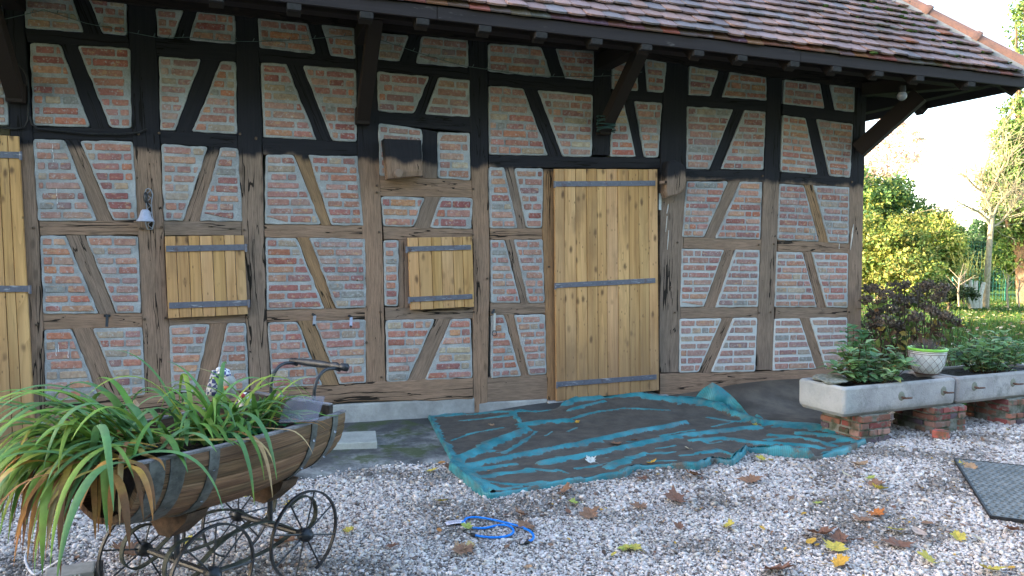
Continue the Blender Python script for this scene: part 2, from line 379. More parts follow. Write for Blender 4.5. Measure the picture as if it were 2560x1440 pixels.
def densify(poly,st):
    out=[]
    for i in range(len(poly)):
        p,q=poly[i-1],poly[i]; l=math.hypot(q[0]-p[0],q[1]-p[1]); m=max(1,int(l/st))
        for k in range(m): out.append((p[0]+(q[0]-p[0])*k/m,p[1]+(q[1]-p[1])*k/m))
    return out
def extr(mb,poly,y0,y1,bev,cx=None):
    rings=[]
    inn=inset(poly,bev)
    for pl,y in((poly,y0),(poly,y1+bev*0.8),(inn,y1)): rings.append([mb.vert((p[0],y,p[1])) for p in pl])
    n=len(poly)
    for a,b in zip(rings[:-1],rings[1:]):
        for i in range(n): mb.face((a[i],a[(i+1)%n],b[(i+1)%n],b[i]))
    mb.face(rings[-1])
def panel(px,lime=0.0,parent=barn,pitch=0.0765,y=0.0):
    P=[W(*p) for p in px]; poly=[(p.x,p.z) for p in P]
    if area(poly)<0: poly=poly[::-1]
    rnd=random.Random(int(px[0][0]*31+px[0][1]*7))
    # slope of the courses follows the bottom edge
    bl=P[-1]; br=P[-2]; tl=P[0]; tr=P[1]; sb=(br.z-bl.z)/max(0.05,br.x-bl.x); stp=(tr.z-tl.z)/max(0.05,tr.x-tl.x)
    s=max(-0.06,min(0.06,0.5*(sb+stp)))
    pb=rnd.choice([(1.05,0.95,0.9),(0.92,0.95,1.0),(1.08,1.0,0.9),(0.86,0.86,0.9),(1.0,1.0,1.0),(1.05,1.1,1.05)]); pg=rnd.uniform(-0.06,0.16); pv=rnd.uniform(0.5,1.0); lime=min(1,max(0,lime+rnd.uniform(-0.05,0.2)))
    mb=MB(); mb.col=(lime,lime,lime,1)
    out=rounded(inset(poly,rnd.uniform(-0.006,0.001)),rnd.uniform(0.010,0.032)); out=densify(out,0.03)
    out=[(p[0]+0.007*noise.noise(Vector((p[0]*11,p[1]*11,1)))+0.003*noise.noise(Vector((p[0]*37,p[1]*37,1))),p[1]+0.007*noise.noise(Vector((p[0]*11,p[1]*11,5)))+0.003*noise.noise(Vector((p[0]*37,p[1]*37,5)))) for p in out]
    extr(mb,out,y+0.08,y-0.007,0.006)
    inn=inset(poly,0.017)
    if area(inn)<=0.002: return mb.build('brick_panel',[MAT['mortar'],MAT['brick']],parent)
    xs=[p[0] for p in inn]; zs=[p[1] for p in inn]; x0,x1=min(xs),max(xs); xm=(x0+x1)/2
    zlo=min(p[1]-s*(p[0]-xm) for p in inn); zhi=max(p[1]-s*(p[0]-xm) for p in inn)
    nc=max(1,int(round((zhi-zlo+0.02)/pitch))); pt=(zhi-zlo+0.02)/nc; bh=pt*(0.64+0.05*rnd.random())
    mb.mi=1
    for c in range(nc):
        z=zlo+c*pt+rnd.uniform(-0.003,0.003); hh=bh*rnd.uniform(0.9,1.1); x=x0-rnd.choice([0,0.11,0.06,0.17])
        ss=s+rnd.uniform(-0.01,0.01)
        while x<x1:
            ln=rnd.choice([0.225,0.24,0.22,0.25,0.12,0.10,0.17,0.07,0.23,0.26]); jt=rnd.uniform(0.013,0.024)
            cor=[(x,0),(x+ln,0),(x+ln,hh),(x,hh)]; cor=[(p[0],z+p[1]+ss*(p[0]-xm)) for p in cor]
            q=clip(cor,inn); x+=ln+jt
            if len(q)<3 or area(q)<0.0010: continue
            wq=max(p[0] for p in q)-min(p[0] for p in q); hq=max(p[1] for p in q)-min(p[1] for p in q)
            if wq<0.028 or hq<0.02: continue
            q=densify(rounded(q,0.009,2),0.022); sd=rnd.random()*50
            q=[(p[0]+0.0032*noise.noise(Vector((p[0]*40,p[1]*40,sd))),p[1]+0.0034*noise.noise(Vector((p[0]*40,p[1]*40,sd+9)))) for p in q]
            b=rnd.choice(BCOL); v=1+(rnd.uniform(0.78,1.15)-1)*pv; g=max(0,rnd.uniform(0.10,0.36)+pg); b=tuple(b[i]*pb[i] for i in range(3))
            col=tuple(min(0.8,(b[i]*(1-g)+0.36*g)*v) for i in range(3))
            if rnd.random()<0.04: col=(0.30,0.30,0.28)
            l2=lime*0.25; col=tuple(cc*(1-l2)+0.42*l2 for cc in col)
            mb.col=(*col,1); extr(mb,q,y-0.004,y-0.0115-rnd.uniform(0,0.003),0.0035)
    return mb.build('brick_panel',[MAT['mortar'],MAT['brick']],parent)
def cell(tl,tr,br,bl,br_=None,lime=0.0,bmat='oak'):
    """tl..bl: inner corners of a timber frame cell; br_=(t0,t1,b0,b1) brace edges on top / bottom line"""
    if br_ is None: panel([tl,tr,br,bl],lime); return
    t0,t1,b0,b1=br_
    yt=lambda x:tl[1]+(tr[1]-tl[1])*(x-tl[0])/(tr[0]-tl[0])
    yb=lambda x:bl[1]+(br[1]-bl[1])*(x-bl[0])/(br[0]-bl[0])
    timber([(t0,yt(t0)-2),(b0,yb(b0)+2)],[(t1,yt(t1)-2),(b1,yb(b1)+2)],'brace',y=0.006,mat=bmat,wob=0.006)
    panel([tl,(t0,yt(t0)),(b0,yb(b0)),bl],lime); panel([(t1,yt(t1)),tr,br,(b1,yb(b1))],lime)
# bay far left
panel([(-150,-30),(4,-5),(20,312),(-140,305)])
# bay 1
cell((62,-30),(316,0),(317,88),(65,70),(176,217,208,256)); cell((75,107),(325,121),(329,320),(83,314),(151,194,225,276))
cell((85,349),(332,354),(343,551),(97,551),(160,201,240,283)); cell((101,590),(345,590),(353,783),(110,783),(163,213,245,291)); cell((111,825),(356,818),(362,988),(113,1003),(179,232,247,303))
# bay 2
cell((389,20),(586,36),(588,109),(393,91),(460,494,434,474)); cell((397,141),(590,156),(592,335),(401,325),(503,552,437,481))
cell((404,361),(594,373),(604,552),(411,551),(519,552,457,500)); cell((424,815),(614,808),(622,975),(431,980),(523,568,485,533))
# bay 3
cell((646,46),(884,70),(888,145),(650,118),(768,805,787,828)); cell((654,158),(889,175),(891,354),(659,342),(715,758,790,832))
cell((665,387),(893,392),(906,563),(663,559),(734,772,801,829),bmat='oak2'); cell((664,594),(911,598),(914,768),(668,775),(741,775,810,841),bmat='oak2'); cell((669,806),(914,799),(915,957),(680,971),(744,784,807,849),bmat='oak2')
# bay 4
cell((943,82),(1169,101),(1170,168),(944,149),(1022,1055,999,1041)); cell((944,179),(1173,201),(1174,292),(944,278),(1074,1097,1034,1064))
panel([(946,310),(1054,323),(1055,441),(951,438)]); timber([(1055,322),(1056,445)],[(1093,330),(1094,446)],'post',y=0.003)
panel([(1094,332),(1172,333),(1175,449),(1096,445)])
cell((951,491),(1180,496),(1177,571),(958,566),(1062,1102,1034,1076)); panel([(959,600),(996,600),(995,765),(962,766)]); timber([(996,599),(995,769)],[(1026,599),(1027,769)],'post',y=0.003)
cell((965,801),(1177,797),(1181,945),(968,955),(1086,1128,1017,1062),lime=0.15)
# bay 5
cell((1221,110),(1485,128),(1483,203),(1221,177),(1353,1389,1376,1414)); cell((1221,213),(1481,240),(1478,391),(1222,387),(1309,1346,1370,1408))
cell((1223,419),(1358,422),(1355,570),(1226,570),(1259,1285,1292,1316)); cell((1226,600),(1356,600),(1361,757),(1228,757),(1261,1285,1301,1321)); cell((1229,790),(1363,785),(1366,936),(1228,944),(1259,1285,1301,1323),lime=0.12)
# bay 6
cell((1533,134),(1665,156),(1658,231),(1531,222),(1590,1613,1595,1619)); cell((1529,250),(1655,257),(1645,394),(1526,391),(1559,1585,1589,1611))
# bay 7
cell((1724,165),(1915,194),(1915,250),(1720,237),(1797,1825,1775,1805)); cell((1717,266),(1914,279),(1908,425),(1716,422),(1832,1861,1773,1802))
cell((1716,453),(1905,456),(1899,598),(1705,592),(1820,1851,1759,1789)); cell((1704,622),(1898,627),(1893,766),(1700,768),(1809,1839,1759,1790),lime=0.45); cell((1699,798),(1892,795),(1887,928),(1698,931),(1804,1834,1745,1778),lime=0.75)
# bay 8
cell((1960,199),(2136,219),(2134,279),(1958,260),(2049,2075,2061,2089)); cell((1956,288),(2131,311),(2124,443),(1951,429),(2013,2042,2044,2074))
cell((1948,460),(2122,469),(2120,608),(1943,599),(2009,2034,2047,2072),bmat='oak2'); cell((1941,630),(2119,634),(2118,768),(1936,768),(2006,2030,2042,2067),lime=0.25); cell((1936,797),(2117,795),(2116,920),(1931,926),(1999,2025,2040,2065),lime=0.85)
MAT['pegwood']=simple('peg wood',(0.07,0.045,0.03),(0.15,0.10,0.07),60,0.85)
# wooden pegs
for x,y in((84,570),(92,812),(352,572),(404,568),(361,798),(413,795),(610,575),(618,792),(893,700),(942,464),(942,481),(948,580),(951,780),(916,856),(953,943),(1183,473),(1182,587),(1184,780),(346,335),(398,333),(600,335),(640,345),(1218,696),(1372,667),(1693,606),(1676,718),(1687,781),(1896,612),(1934,610),(1897,782),(1926,780),(2122,780),(2145,829),(2146,867),(640,347),(1906,440),(2129,455)):
    p=W(x,y,0.0); mb=MB(); mb.lathe([(0.0001,0.010),(0.010,0.008),(0.0115,0.0)],(p.x,-0.004,p.z),9,Matrix.Rotation(R(90),3,'X')); mb.build('oak_peg',MAT['pegwood'],barn)
# plinth
mb=MB()
for x0,x1,zt in((-4.5,-1.72,0.10),(-1.72,1.95,0.175),(1.98,2.70,0.12)):
    mb.box(((x0+x1)/2,0.148,zt/2-0.2),(x1-x0,0.30,zt+0.42),ch=0.02)
mb.box((3.36,0.10,-0.1),(1.35,0.30,0.42),ch=0.015)
mb.build('plinth',MAT['concrete'],barn)
# hidden walls
mb=MB(); mb.col=(0.2,0.2,0.2,1)
mb.box((6.40,4.05,2.1),(0.14,7.9,4.4)); mb.box((-8.7,7.9,2.1),(30.2,0.15,4.6)); mb.box((-23.6,4.0,2.1),(0.14,7.9,4.6)); mb.box((-8.7,0.30,2.2),(30.0,0.1,4.4)); mb.box((-13.6,0.1,2.0),(20.5,0.2,4.2))
mb.build('wall',MAT['mortar'],barn)
# ---------------------------------------------------------------- doors and shutters
def boarded(name,quad,y,n,parent=barn,thick=0.03,label=None,skew=None,seed=1):
    rnd=random.Random(seed); TL,TR,BR,BL=[W(*p,y) for p in quad]
    mb=MB(); cuts=[0]; 
    for i in range(n): cuts.append(cuts[-1]+rnd.uniform(0.85,1.15))
    cuts=[c/cuts[-1] for c in cuts]; g=0.0022/((TR-TL).length)
    L=(TL-BL).length
    for i in range(n):
        a,b=cuts[i]+g,cuts[i+1]-g; v=rnd.uniform(0.86,1.08); mb.col=(v,v*rnd.uniform(0.95,1.02),v*rnd.uniform(0.88,1.02),1)
        dy=rnd.uniform(-0.0015,0.0015); uo=rnd.uniform(0,20); vo=rnd.uniform(0,20); wd=(b-a)*(TR-TL).length
        z0,z1=rnd.uniform(-0.002,0.002),rnd.uniform(-0.002,0.002)
        fr=[]
        for (s,t) in((a,1),(b,1),(b,0),(a,0)):
            fr.append((BL.lerp(BR,s)).lerp(TL.lerp(TR,s),t)+Vector((0,0,z0 if t else z1)))
        fs=0.0025; cx=sum(fr,Vector())/4
        ii=[]
        for k,(p,(su,sv)) in enumerate(zip(fr,((1,-1),(1,1),(-1,1),(-1,-1)))):
            q=p.copy(); q.x+=fs*(-sv); q.z+=-fs*su
            ii.append(mb.vert((q.x,y+dy,q.z)))
        mid=[mb.vert((p.x,y+dy+fs,p.z)) for p in fr]; bk=[mb.vert((p.x,y+thick,p.z)) for p in fr]
        uvq=[(uo+L,vo),(uo+L,vo+wd),(uo,vo+wd),(uo,vo)]
        mb.face(ii[::-1],uvq[::-1])
        for A_,B_ in((ii,mid),(mid,bk)):
            for k in range(4): k2=(k+1)%4; mb.face((A_[k],A_[k2],B_[k2],B_[k]),(uvq[k],uvq[k2],uvq[k2],uvq[k]))
        mb.face(bk,uvq)
    # backing ledge keeps the gaps dark
    return mb.build(name,MAT['pine'],parent,label=label)
def mk_strapmat():
    k=NM('strap iron',0.5,0.4); n=k.noise(k.vec('pos'),30,4); c=k.mix(n,(0.10,0.10,0.13),(0.185,0.19,0.235)); c=k.mix(k.ramp(k.noise(k.vec('pos',(1,1,6)),9,4),0.6,0.72,0,0.6),c,(0.5,0.5,0.53)); c=k.mix(k.ramp(k.noise(k.vec('pos'),13,3),0.58,0.7,0,0.6),c,(0.12,0.06,0.05))
    return k.done(c,k.bump(n,0.3,0.001),metal=0.3)
MAT['strap']=mk_strapmat()
def strap(p0,p1,hgt,y,parent,knuckle='r',nb=6):
    a=W(*p0,y); b=W(*p1,y); mb=MB(); h=hgt; t=(b-a); L=t.length; M=Matrix.Rotation(math.atan2(-t.z,t.x),3,'Y')
    mb.box((a+b)/2+Vector((0,-0.002,0)),(L,0.006,h),M,ch=0.0015)
    k=b if knuckle=='r' else a
    mb.tube([(k.x,k.y-0.004,k.z-h*0.75),(k.x,k.y-0.004,k.z+h*0.55)],0.011,8)
    mb.build('hinge_strap',MAT['strap'],parent)
    bm=MB()
    for i in range(nb):
        q=a.lerp(b,(i+0.5)/nb); bm.lathe([(0.0001,0.006),(0.005,0.004),(0.007,0.0)],(q.x,q.y-0.005,q.z),8,Matrix.Rotation(R(90),3,'X'))
    bm.build('bolt_heads',MAT['iron'],parent)
YD=-0.052
w1=boarded('window_shutter',((411,591),(610,588),(620,786),(420,796)),YD,7,seed=3,label='closed pine shutter hinged on its right side')
strap((415,622),(615,618),0.050,YD-0.004,w1,'r'); strap((423,764),(622,757),0.050,YD-0.004,w1,'r')
w2=boarded('window_shutter',((1019,594),(1181,592),(1186,767),(1026,775)),YD,6,seed=8,label='closed pine shutter hinged on its left side')
strap((1016,623),(1177,618),0.046,YD-0.004,w2,'l'); strap((1022,749),(1181,741),0.046,YD-0.004,w2,'l')
d1=boarded('door',((1386,422),(1644,423),(1648,976),(1391,1003)),YD,10,seed=21,label='tall boarded pine door with three iron straps')
strap((1386,460),(1638,458),0.052,YD-0.004,d1,'l',10); strap((1388,714),(1638,701),0.050,YD-0.004,d1,'l',10); strap((1392,961),(1641,942),0.050,YD-0.004,d1,'l',10)
d2=boarded('door',((-210,330),(46,340),(91,1146),(-190,1190)),YD,9,seed=33,label='pine door cut off by the left edge of the view')
strap((-200,382),(52,388),0.05,YD-0.004,d2,'r',8); strap((-200,722),(75,722),0.05,YD-0.004,d2,'r',8)
# ---------------------------------------------------------------- roof
EX,EY,EZ=7.64,-1.10,3.472      # lower right corner of the tiled planes
BACKY=9.4; RUN=(BACKY-EY)/2
mb=MB()
# soffit sheets (front, right, back)
def quad(mb,*p): mb.face([mb.vert(q) for q in p])
e=-0.05; LX=-24.0  # left length extended out of view so the barn shades the yard
rz=EZ+RUN; ry=EY+RUN; rx=EX-RUN
o1=0.03
for dz in(-0.03,-0.055):
    quad(mb,(LX,EY+o1,EZ+dz),(EX-o1,EY+o1,EZ+dz),(rx,ry,rz+dz),(LX,ry,rz+dz))
    quad(mb,(EX-o1,EY+o1,EZ+dz),(EX-o1,BACKY,EZ+dz),(rx,ry,rz+dz))
    quad(mb,(EX-o1,BACKY,EZ+dz),(LX,BACKY,EZ+dz),(LX,ry,rz+dz),(rx,ry,rz+dz))
mb.build('roof_boards',MAT['darkwood'],barn)
def mk_tile():
    k=NM('clay plain tile',0.7,0.3); n=k.noise(k.vec('pos'),3,5,0.6); f=k.noise(k.vec('pos'),60,4,0.65)
    c=k.mix(k.ramp(f,0.3,0.7,0.35,0),k.attr(),(0.10,0.08,0.08))
    c=k.mix(k.ramp(k.noise(k.vec('pos'),22,4,0.7),0.6,0.7,0,0.5),c,(0.42,0.41,0.40))
    p=k.sep(k.vec('pos')); mo=k.math('MULTIPLY',k.ramp(k.noise(k.vec('pos'),5,5,0.7),0.56,0.66),k.ramp(p[0],3.5,7.0,0,0.85))
    c=k.mix(mo,c,(0.045,0.06,0.02))
    return k.done(c,k.bump(k.math('ADD',n,f),0.6,0.006))
MAT['tile']=mk_tile()
def tiled(o,ax,up,nrm,length,rows,xmin,xmax,seed,extra=None):
    """lay beaver tail tiles; o = corner, ax = along the eave, up = up the slope"""
    rnd=random.Random(seed); g=0.142; w0=0.170; mb=MB(); th=0.017
    o=Vector(o);ax=Vector(ax);up=Vector(up);nrm=Vector(nrm)
    for r in range(rows):
        s0=r*g; off=(r%2)*w0/2; a,b=xmin(s0),xmax(s0); i0=int((a-off)/w0)-1
        x=i0*w0+off
        while x<b:
            cx=x+w0/2
            if a+0.075<=cx<=b-0.075 or (a<-13 and cx<=b-0.075):
                t=noise.noise(Vector((cx*0.9,s0*0.9,seed))); u=rnd.random()
                base=rnd.choice([(0.33,0.205,0.185),(0.29,0.185,0.17),(0.25,0.19,0.19),(0.35,0.21,0.175),(0.30,0.20,0.195),(0.22,0.185,0.19),(0.37,0.22,0.185)])
                v=0.84*rnd.uniform(0.80,1.15)*(1+0.3*t); 
                if rnd.random()<0.015: base=(0.34,0.12,0.06)
                mb.col=tuple(c*v for c in base)+(1,)
                hw=w0/2-0.0015; ln=0.27; tw=rnd.uniform(-0.02,0.02); dl=rnd.uniform(-0.008,0.008); lift=0.046+rnd.uniform(-0.003,0.013); cam_=rnd.uniform(0.001,0.007)
                pts=[(-hw,ln,0),(hw,ln,0),(hw,0.034,0),(hw*0.62,0.010,.6),(0,0.0,1),(-hw*0.62,0.010,.6),(-hw,0.034,0)]
                top=[];bot=[]
                for (px_,py_,cc) in pts:
                    qx=px_+tw*py_; qy=py_+dl; h=lift*(1-py_/ln)+0.004+cam_*cc
                    if abs(px_)>hw*0.9: h-=0.002
                    p=o+ax*(cx+qx)+up*(s0+qy)+nrm*h
                    top.append(mb.vert(p)); bot.append(mb.vert(p-nrm*th))
                mb.face(top[::-1]); n=len(pts)
                for i in range(n): mb.face((top[i],top[(i+1)%n],bot[(i+1)%n],bot[i]))
            x+=w0
    if extra:
        a,b=extra; x=a
        while x<b:
            mb.col=tuple(c*rnd.uniform(0.7,1.2) for c in rnd.choice([(0.17,0.09,0.08),(0.30,0.12,0.07),(0.14,0.09,0.09)]))+(1,)
            d=rnd.uniform(-0.008,0.01)
            c=o+ax*(x+w0/2)+up*(0.05+d)+nrm*(-0.004); M=Matrix((ax,up,nrm)).transposed(); mb.box(c,(w0-0.004,0.13,0.012),M); x+=w0
    return mb
S2=math.sqrt(0.5); rows=int(RUN*math.sqrt(2)/0.142)
mb=tiled((EX,EY,EZ),(1,0,0),(0,S2,S2),(0,-S2,S2),0,rows,lambda s:-13.4,lambda s:-s*S2-0.02,5,(-13.4,-0.2))
mb.build('roof_tiles',MAT['tile'],barn)
mb=tiled((EX,EY,EZ),(0,1,0),(-S2,0,S2),(S2,0,S2),0,rows,lambda s:s*S2+0.02,lambda s:(BACKY-EY)-s*S2-0.02,9,(0.2,BACKY-EY))
mb.build('roof_tiles',MAT['tile'],barn)
# hip and ridge tiles
k=NM('hip tile clay',0.7,0.3); n=k.noise(k.vec('pos'),9,5,0.7); f=k.noise(k.vec('pos'),50,4)
c=k.mix(k.ramp(n,0.3,0.65),(0.25,0.14,0.105),(0.38,0.185,0.12)); c=k.mix(k.ramp(f,0.5,0.7,0,0.5),c,(0.14,0.11,0.09))
MAT['ridge']=k.done(c,k.bump(f,0.4,0.004))
def ridge_run(a,b,L=0.58,skip=0):
    a=Vector(a);b=Vector(b);t=(b-a).normalized();n=int((b-a).length/L)
    side=t.cross(Vector((0,0,1))).normalized(); up=side.cross(t).normalized()
    M=Matrix((side,up,t)).transposed()
    for i in range(n):
        p=a+t*(i*L); mb=MB(); r0=0.095
        prof=[(r0+0.016,0.0),(r0+0.018,0.03),(r0+0.014,0.055),(r0+0.003,0.065),(r0-0.008,L+0.03)]
        mb.lathe(prof,p-up*0.045,14,M,R(-8),R(188)); mb.lathe([(q-0.016,z) for q,z in prof][::-1],p-up*0.045,14,M,R(-8),R(188))
        mb.build('ridge_tile',MAT['ridge'],barn,smooth=True)
ridge_run((EX-0.02,EY+0.02,EZ+0.105),(rx,ry,rz+0.105)); ridge_run((rx,ry,rz+0.07),(-5.8,ry,rz+0.07),0.6)
# mortar bed under the hip tiles
mb=MB(); mb.beam((EX-0.05,EY+0.05,EZ+0.02),(rx,ry,rz+0.03),0.20,0.08); mb.build('hip_mortar',MAT['concrete'],barn)
# moss cushions on the tiles
rnd=random.Random(4); mb=MB()
for i in range(420):
    s=rnd.random()**1.2*3.9; xr=-s*S2-abs(rnd.gauss(0,0.9))-0.05
    if noise.noise(Vector((xr*1.4,s*1.4,3)))<-0.02 and rnd.random()<0.8: continue
    p=Vector((EX,EY,EZ))+Vector((xr,0,0))+Vector((0,S2,S2))*(round(s/0.142)*0.142+rnd.uniform(0,0.03))+Vector((0,-S2,S2))*0.035
    r=rnd.uniform(0.008,0.028); v=rnd.uniform(0.7,1.4); mb.col=(0.05*v,0.075*v,0.02*v,1)
    bm=bmesh.new(); bmesh.ops.create_icosphere(bm,subdivisions=1,radius=r)
    for q in bm.verts: q.co*=rnd.uniform(0.7,1.25)
    mb.addbm(bm,Matrix.Translation(p)@Matrix.Diagonal((1.7,1.1,0.75,1)))
MAT['moss']=vcol('moss',0.95,0.05,80,0.4,bump=0.8,bd=0.006)
tagp(mb.build('moss',MAT['moss'],barn),kind='stuff')
# fascias
k=NM('weathered dark board',0.8,0.25); v=k.vec('pos',(0.6,4,18)); n=k.noise(v,2,5,0.65); c=k.mix(n,(0.014,0.011,0.012),(0.045,0.034,0.034)); c=k.mix(k.ramp(k.noise(k.vec('pos',(2,1,9)),2.2,4,0.7),0.62,0.76,0,0.45),c,(0.20,0.17,0.16))
MAT['fascia']=k.done(c,k.bump(n,0.4,0.003))
ztop=EZ-0.02; FH=0.10
mb=MB(); xj=[-24,-5.8,-2.2,1.3,4.7,EX-0.03]
for a,b in zip(xj[:-1],xj[1:]): mb.box(((a+b)/2,EY+0.035,ztop-FH/2),(b-a-0.004,0.03,FH),ch=0.004)
mb.build('fascia_board',MAT['fascia'],barn)
mb=MB(); mb.box((EX-0.03-0.015,(EY+BACKY)/2+0.05,ztop-FH/2),(0.03,BACKY-EY-0.1,FH),ch=0.004); mb.build('fascia_board',MAT['fascia'],barn)
mb=MB(); mb.box((-8.2,BACKY-0.03,ztop-FH/2),(31.5,0.03,FH)); mb.build('fascia_board',MAT['fascia'],barn)
# rafters: tails show below the fascia
def rafter(x,zt=ztop-FH-0.055):
    a=Vector((x,EY+0.07,zt+0.02)); b=Vector((x,1.2,zt+0.02+1.2-EY-0.07))
    mb=MB(); mb.beam(a,b,0.10,0.11); mb.build('rafter',MAT['darkwood'],barn)
    return a
tails=[(330,-12),(540,5),(735,25),(915,45),(1055,57),(1210,72),(1350,86),(1488,105),(1612,122),(1742,140),(1850,157),(1980,174),(2085,188),(2190,204),(2292,215),(2420,232)]
k=NM('weathered rafter end',0.9,0.1); n=k.noise(k.vec('pos'),40,4); MAT['rend']=k.done(k.mix(n,(0.02,0.018,0.018),(0.055,0.05,0.048)),k.bump(n,0.4,0.003))
for (px,py) in tails:
    p=W(px,py,EY+0.06); a=rafter(p.x)
    mb=MB(); mb.box((p.x,EY+0.045,ztop-FH-0.026),(0.10,0.05,0.048),ch=0.006); mb.build('rafter_end',MAT['rend'],barn)
for i in range(7):
    y=0.2+i*1.2; mb=MB(); zt=ztop-FH-0.035; mb.beam((EX-0.07,y,zt),(6.3,y,zt+EX-0.07-6.3),0.10,0.11); mb.build('rafter',MAT['darkwood'],barn)
# outer purlin carried by brackets
PY=-0.80; PZ=ztop-FH+0.10
mb=MB(); mb.beam((-5.5,PY,PZ),(7.25,PY,PZ),0.13,0.15); mb.beam((7.27,PY-0.1,PZ),(7.27,8.2,PZ),0.13,0.15); mb.build('purlin',MAT['darkwood'],barn)
for (fx,fy,xc) in((38,232,None),(907,290,None),(1512,318,None)):
    f=W(fx,fy,-0.06); mb=MB(); t=Vector((f.x,PY,PZ-0.04)); d=(t-f).normalized()
    mb.beam(f-d*0.03,t,0.115,0.11,up=(0,-1,0.3)); mb.box(f+Vector((0,0.02,0.0)),(0.125,0.10,0.15),ch=0.012)
    mb.build('bracket',MAT['darkwood'],barn)
    mb=MB(); mb.beam((f.x,0.05,PZ),(f.x,PY-0.05,PZ),0.14,0.14); mb.build('outrigger',MAT['darkwood'],barn)
# corner brackets: one to the front right, one to the side
f=W(2146,372,-0.04); mb=MB(); t=W(2300,238,-0.55); mb.beam(f+Vector((0,0,-0.02)),t,0.13,0.17,up=(0,0,1)); mb.build('bracket',MAT['darkwood'],barn)
mb=MB(); mb.beam((6.45,0.0,PZ),(7.4,PY-0.2,PZ),0.14,0.14); mb.build('outrigger',MAT['darkwood'],barn)
mb=MB(); mb.beam((6.42,0.05,PZ+0.06),(7.40,0.05,PZ+0.06),0.15,0.17); mb.build('outrigger',MAT['darkwood'],barn)
# fascia tip at corner, small lining triangle
mb=MB(); mb.beam((EX-0.10,EY+0.10,ztop-FH-0.02),(6.6,-0.06,ztop-FH+1.02),0.12,0.12); mb.build('hip_rafter',MAT['darkwood'],barn)
# big oak blocks on the wall: the heads of the crossing beams
def block(quad,y0,y1,label):
    TL,TR,BR,BL=[W(*p,y1) for p in quad]; mb=MB(); bm=bmesh.new(); ids=[]
    nx,nz=8,8
    P={}
    for i in range(nx+1):
        for j in range(nz+1):
            s,t=i/nx,j/nz; p=(BL.lerp(BR,s)).lerp(TL.lerp(TR,s),t)
            e=max(abs(s-0.5),abs(t-0.5))*2; e=max(0,(e-0.75)/0.25)
            p=p+Vector((0,0.012*e*e+0.006*noise.noise(p*14),0)); P[i,j]=mb.vert(p)
    for i in range(nx):
        for j in range(nz): mb.face((P[i,j],P[i+1,j],P[i+1,j+1],P[i,j+1]),[(j/nz*0.35,i/nx*0.34-0.17),(j/nz*0.35,(i+1)/nx*0.34-0.17),((j+1)/nz*0.35,(i+1)/nx*0.34-0.17),((j+1)/nz*0.35,i/nx*0.34-0.17)])
    rim=[P[i,0] for i in range(nx+1)]+[P[nx,j] for j in range(1,nz+1)]+[P[i,nz] for i in range(nx-1,-1,-1)]+[P[0,j] for j in range(nz-1,0,-1)]
    bk=[mb.vert((mb.v[r][0],y0,mb.v[r][2])) for r in rim]; n=len(rim)
    for i in range(n): mb.face((rim[i],bk[i],bk[(i+1)%n],rim[(i+1)%n]),[(i*0.03,0),(i*0.03,0.2),(i*0.03+0.03,0.2),(i*0.03+0.03,0)])
    return mb.build('beam_end',MAT['oak'],barn,label=label)
block(((960,346),(1054,350),(1058,438),(970,446)),-0.005,-0.16,'square oak block, dark on its upper half')
mb=MB(); p=W(996,434,-0.165); mb.lathe([(0.0001,0.02),(0.03,0.018),(0.043,0.0),(0.045,-0.02)],p,14,Matrix.Rotation(R(90),3,'X')); 
for i_ in range(len(mb.f)): mb.uv[i_]=[(0.1,0.1),(0.12,0.1),(0.12,0.13),(0.1,0.13)]
mb.build('peg_end',MAT['oak'],barn)
# rounded wooden block right of the door, with its peg
mb=MB(); prof=[(1673,402),(1690,400),(1708,408),(1716,424),(1717,452),(1711,475),(1694,489),(1668,494),(1664,480),(1667,420)]
fr=[W(*p_,-0.12) for p_ in prof]; cc=sum(fr,Vector())/len(fr); fi=[mb.vert(p_) for p_ in [q+(cc-q)*0.10 for q in fr]]; fm=[mb.vert(q+Vector((0,0.02,0))) for q in fr]; bk=[mb.vert((q.x,-0.01,q.z)) for q in fr]; n=len(fr)
uvf=lambda i:((fr[i].z-cc.z)+1,fr[i].x-cc.x)
mb.face(fi,[uvf(i) for i in range(n)])
for A_,B_,o_ in((fi,fm,0.0),(fm,bk,0.1)):
    for i in range(n): j=(i+1)%n; mb.face((A_[i],B_[i],B_[j],A_[j]),[(uvf(i)[0],uvf(i)[1]+o_),(uvf(i)[0],uvf(i)[1]+o_+0.1),(uvf(j)[0],uvf(j)[1]+o_+0.1),(uvf(j)[0],uvf(j)[1]+o_)])
bo=mb.build('beam_end',MAT['oak'],barn,label='rounded oak block beside the tall door'); 
mb=MB(); q=W(1668,454,-0.19); mb.beam(q+Vector((-0.05,0.07,-0.005)),q+Vector((0.02,0.04,0)),0.028,0.028); 
for i_ in range(len(mb.f)): mb.uv[i_]=[(0.1,0.1),(0.12,0.1),(0.12,0.13),(0.1,0.13)][:len(mb.f[i_])] if len(mb.f[i_])<=4 else [(0.1,0.1)]*len(mb.f[i_])
mb.build('peg',MAT['oak'],barn)
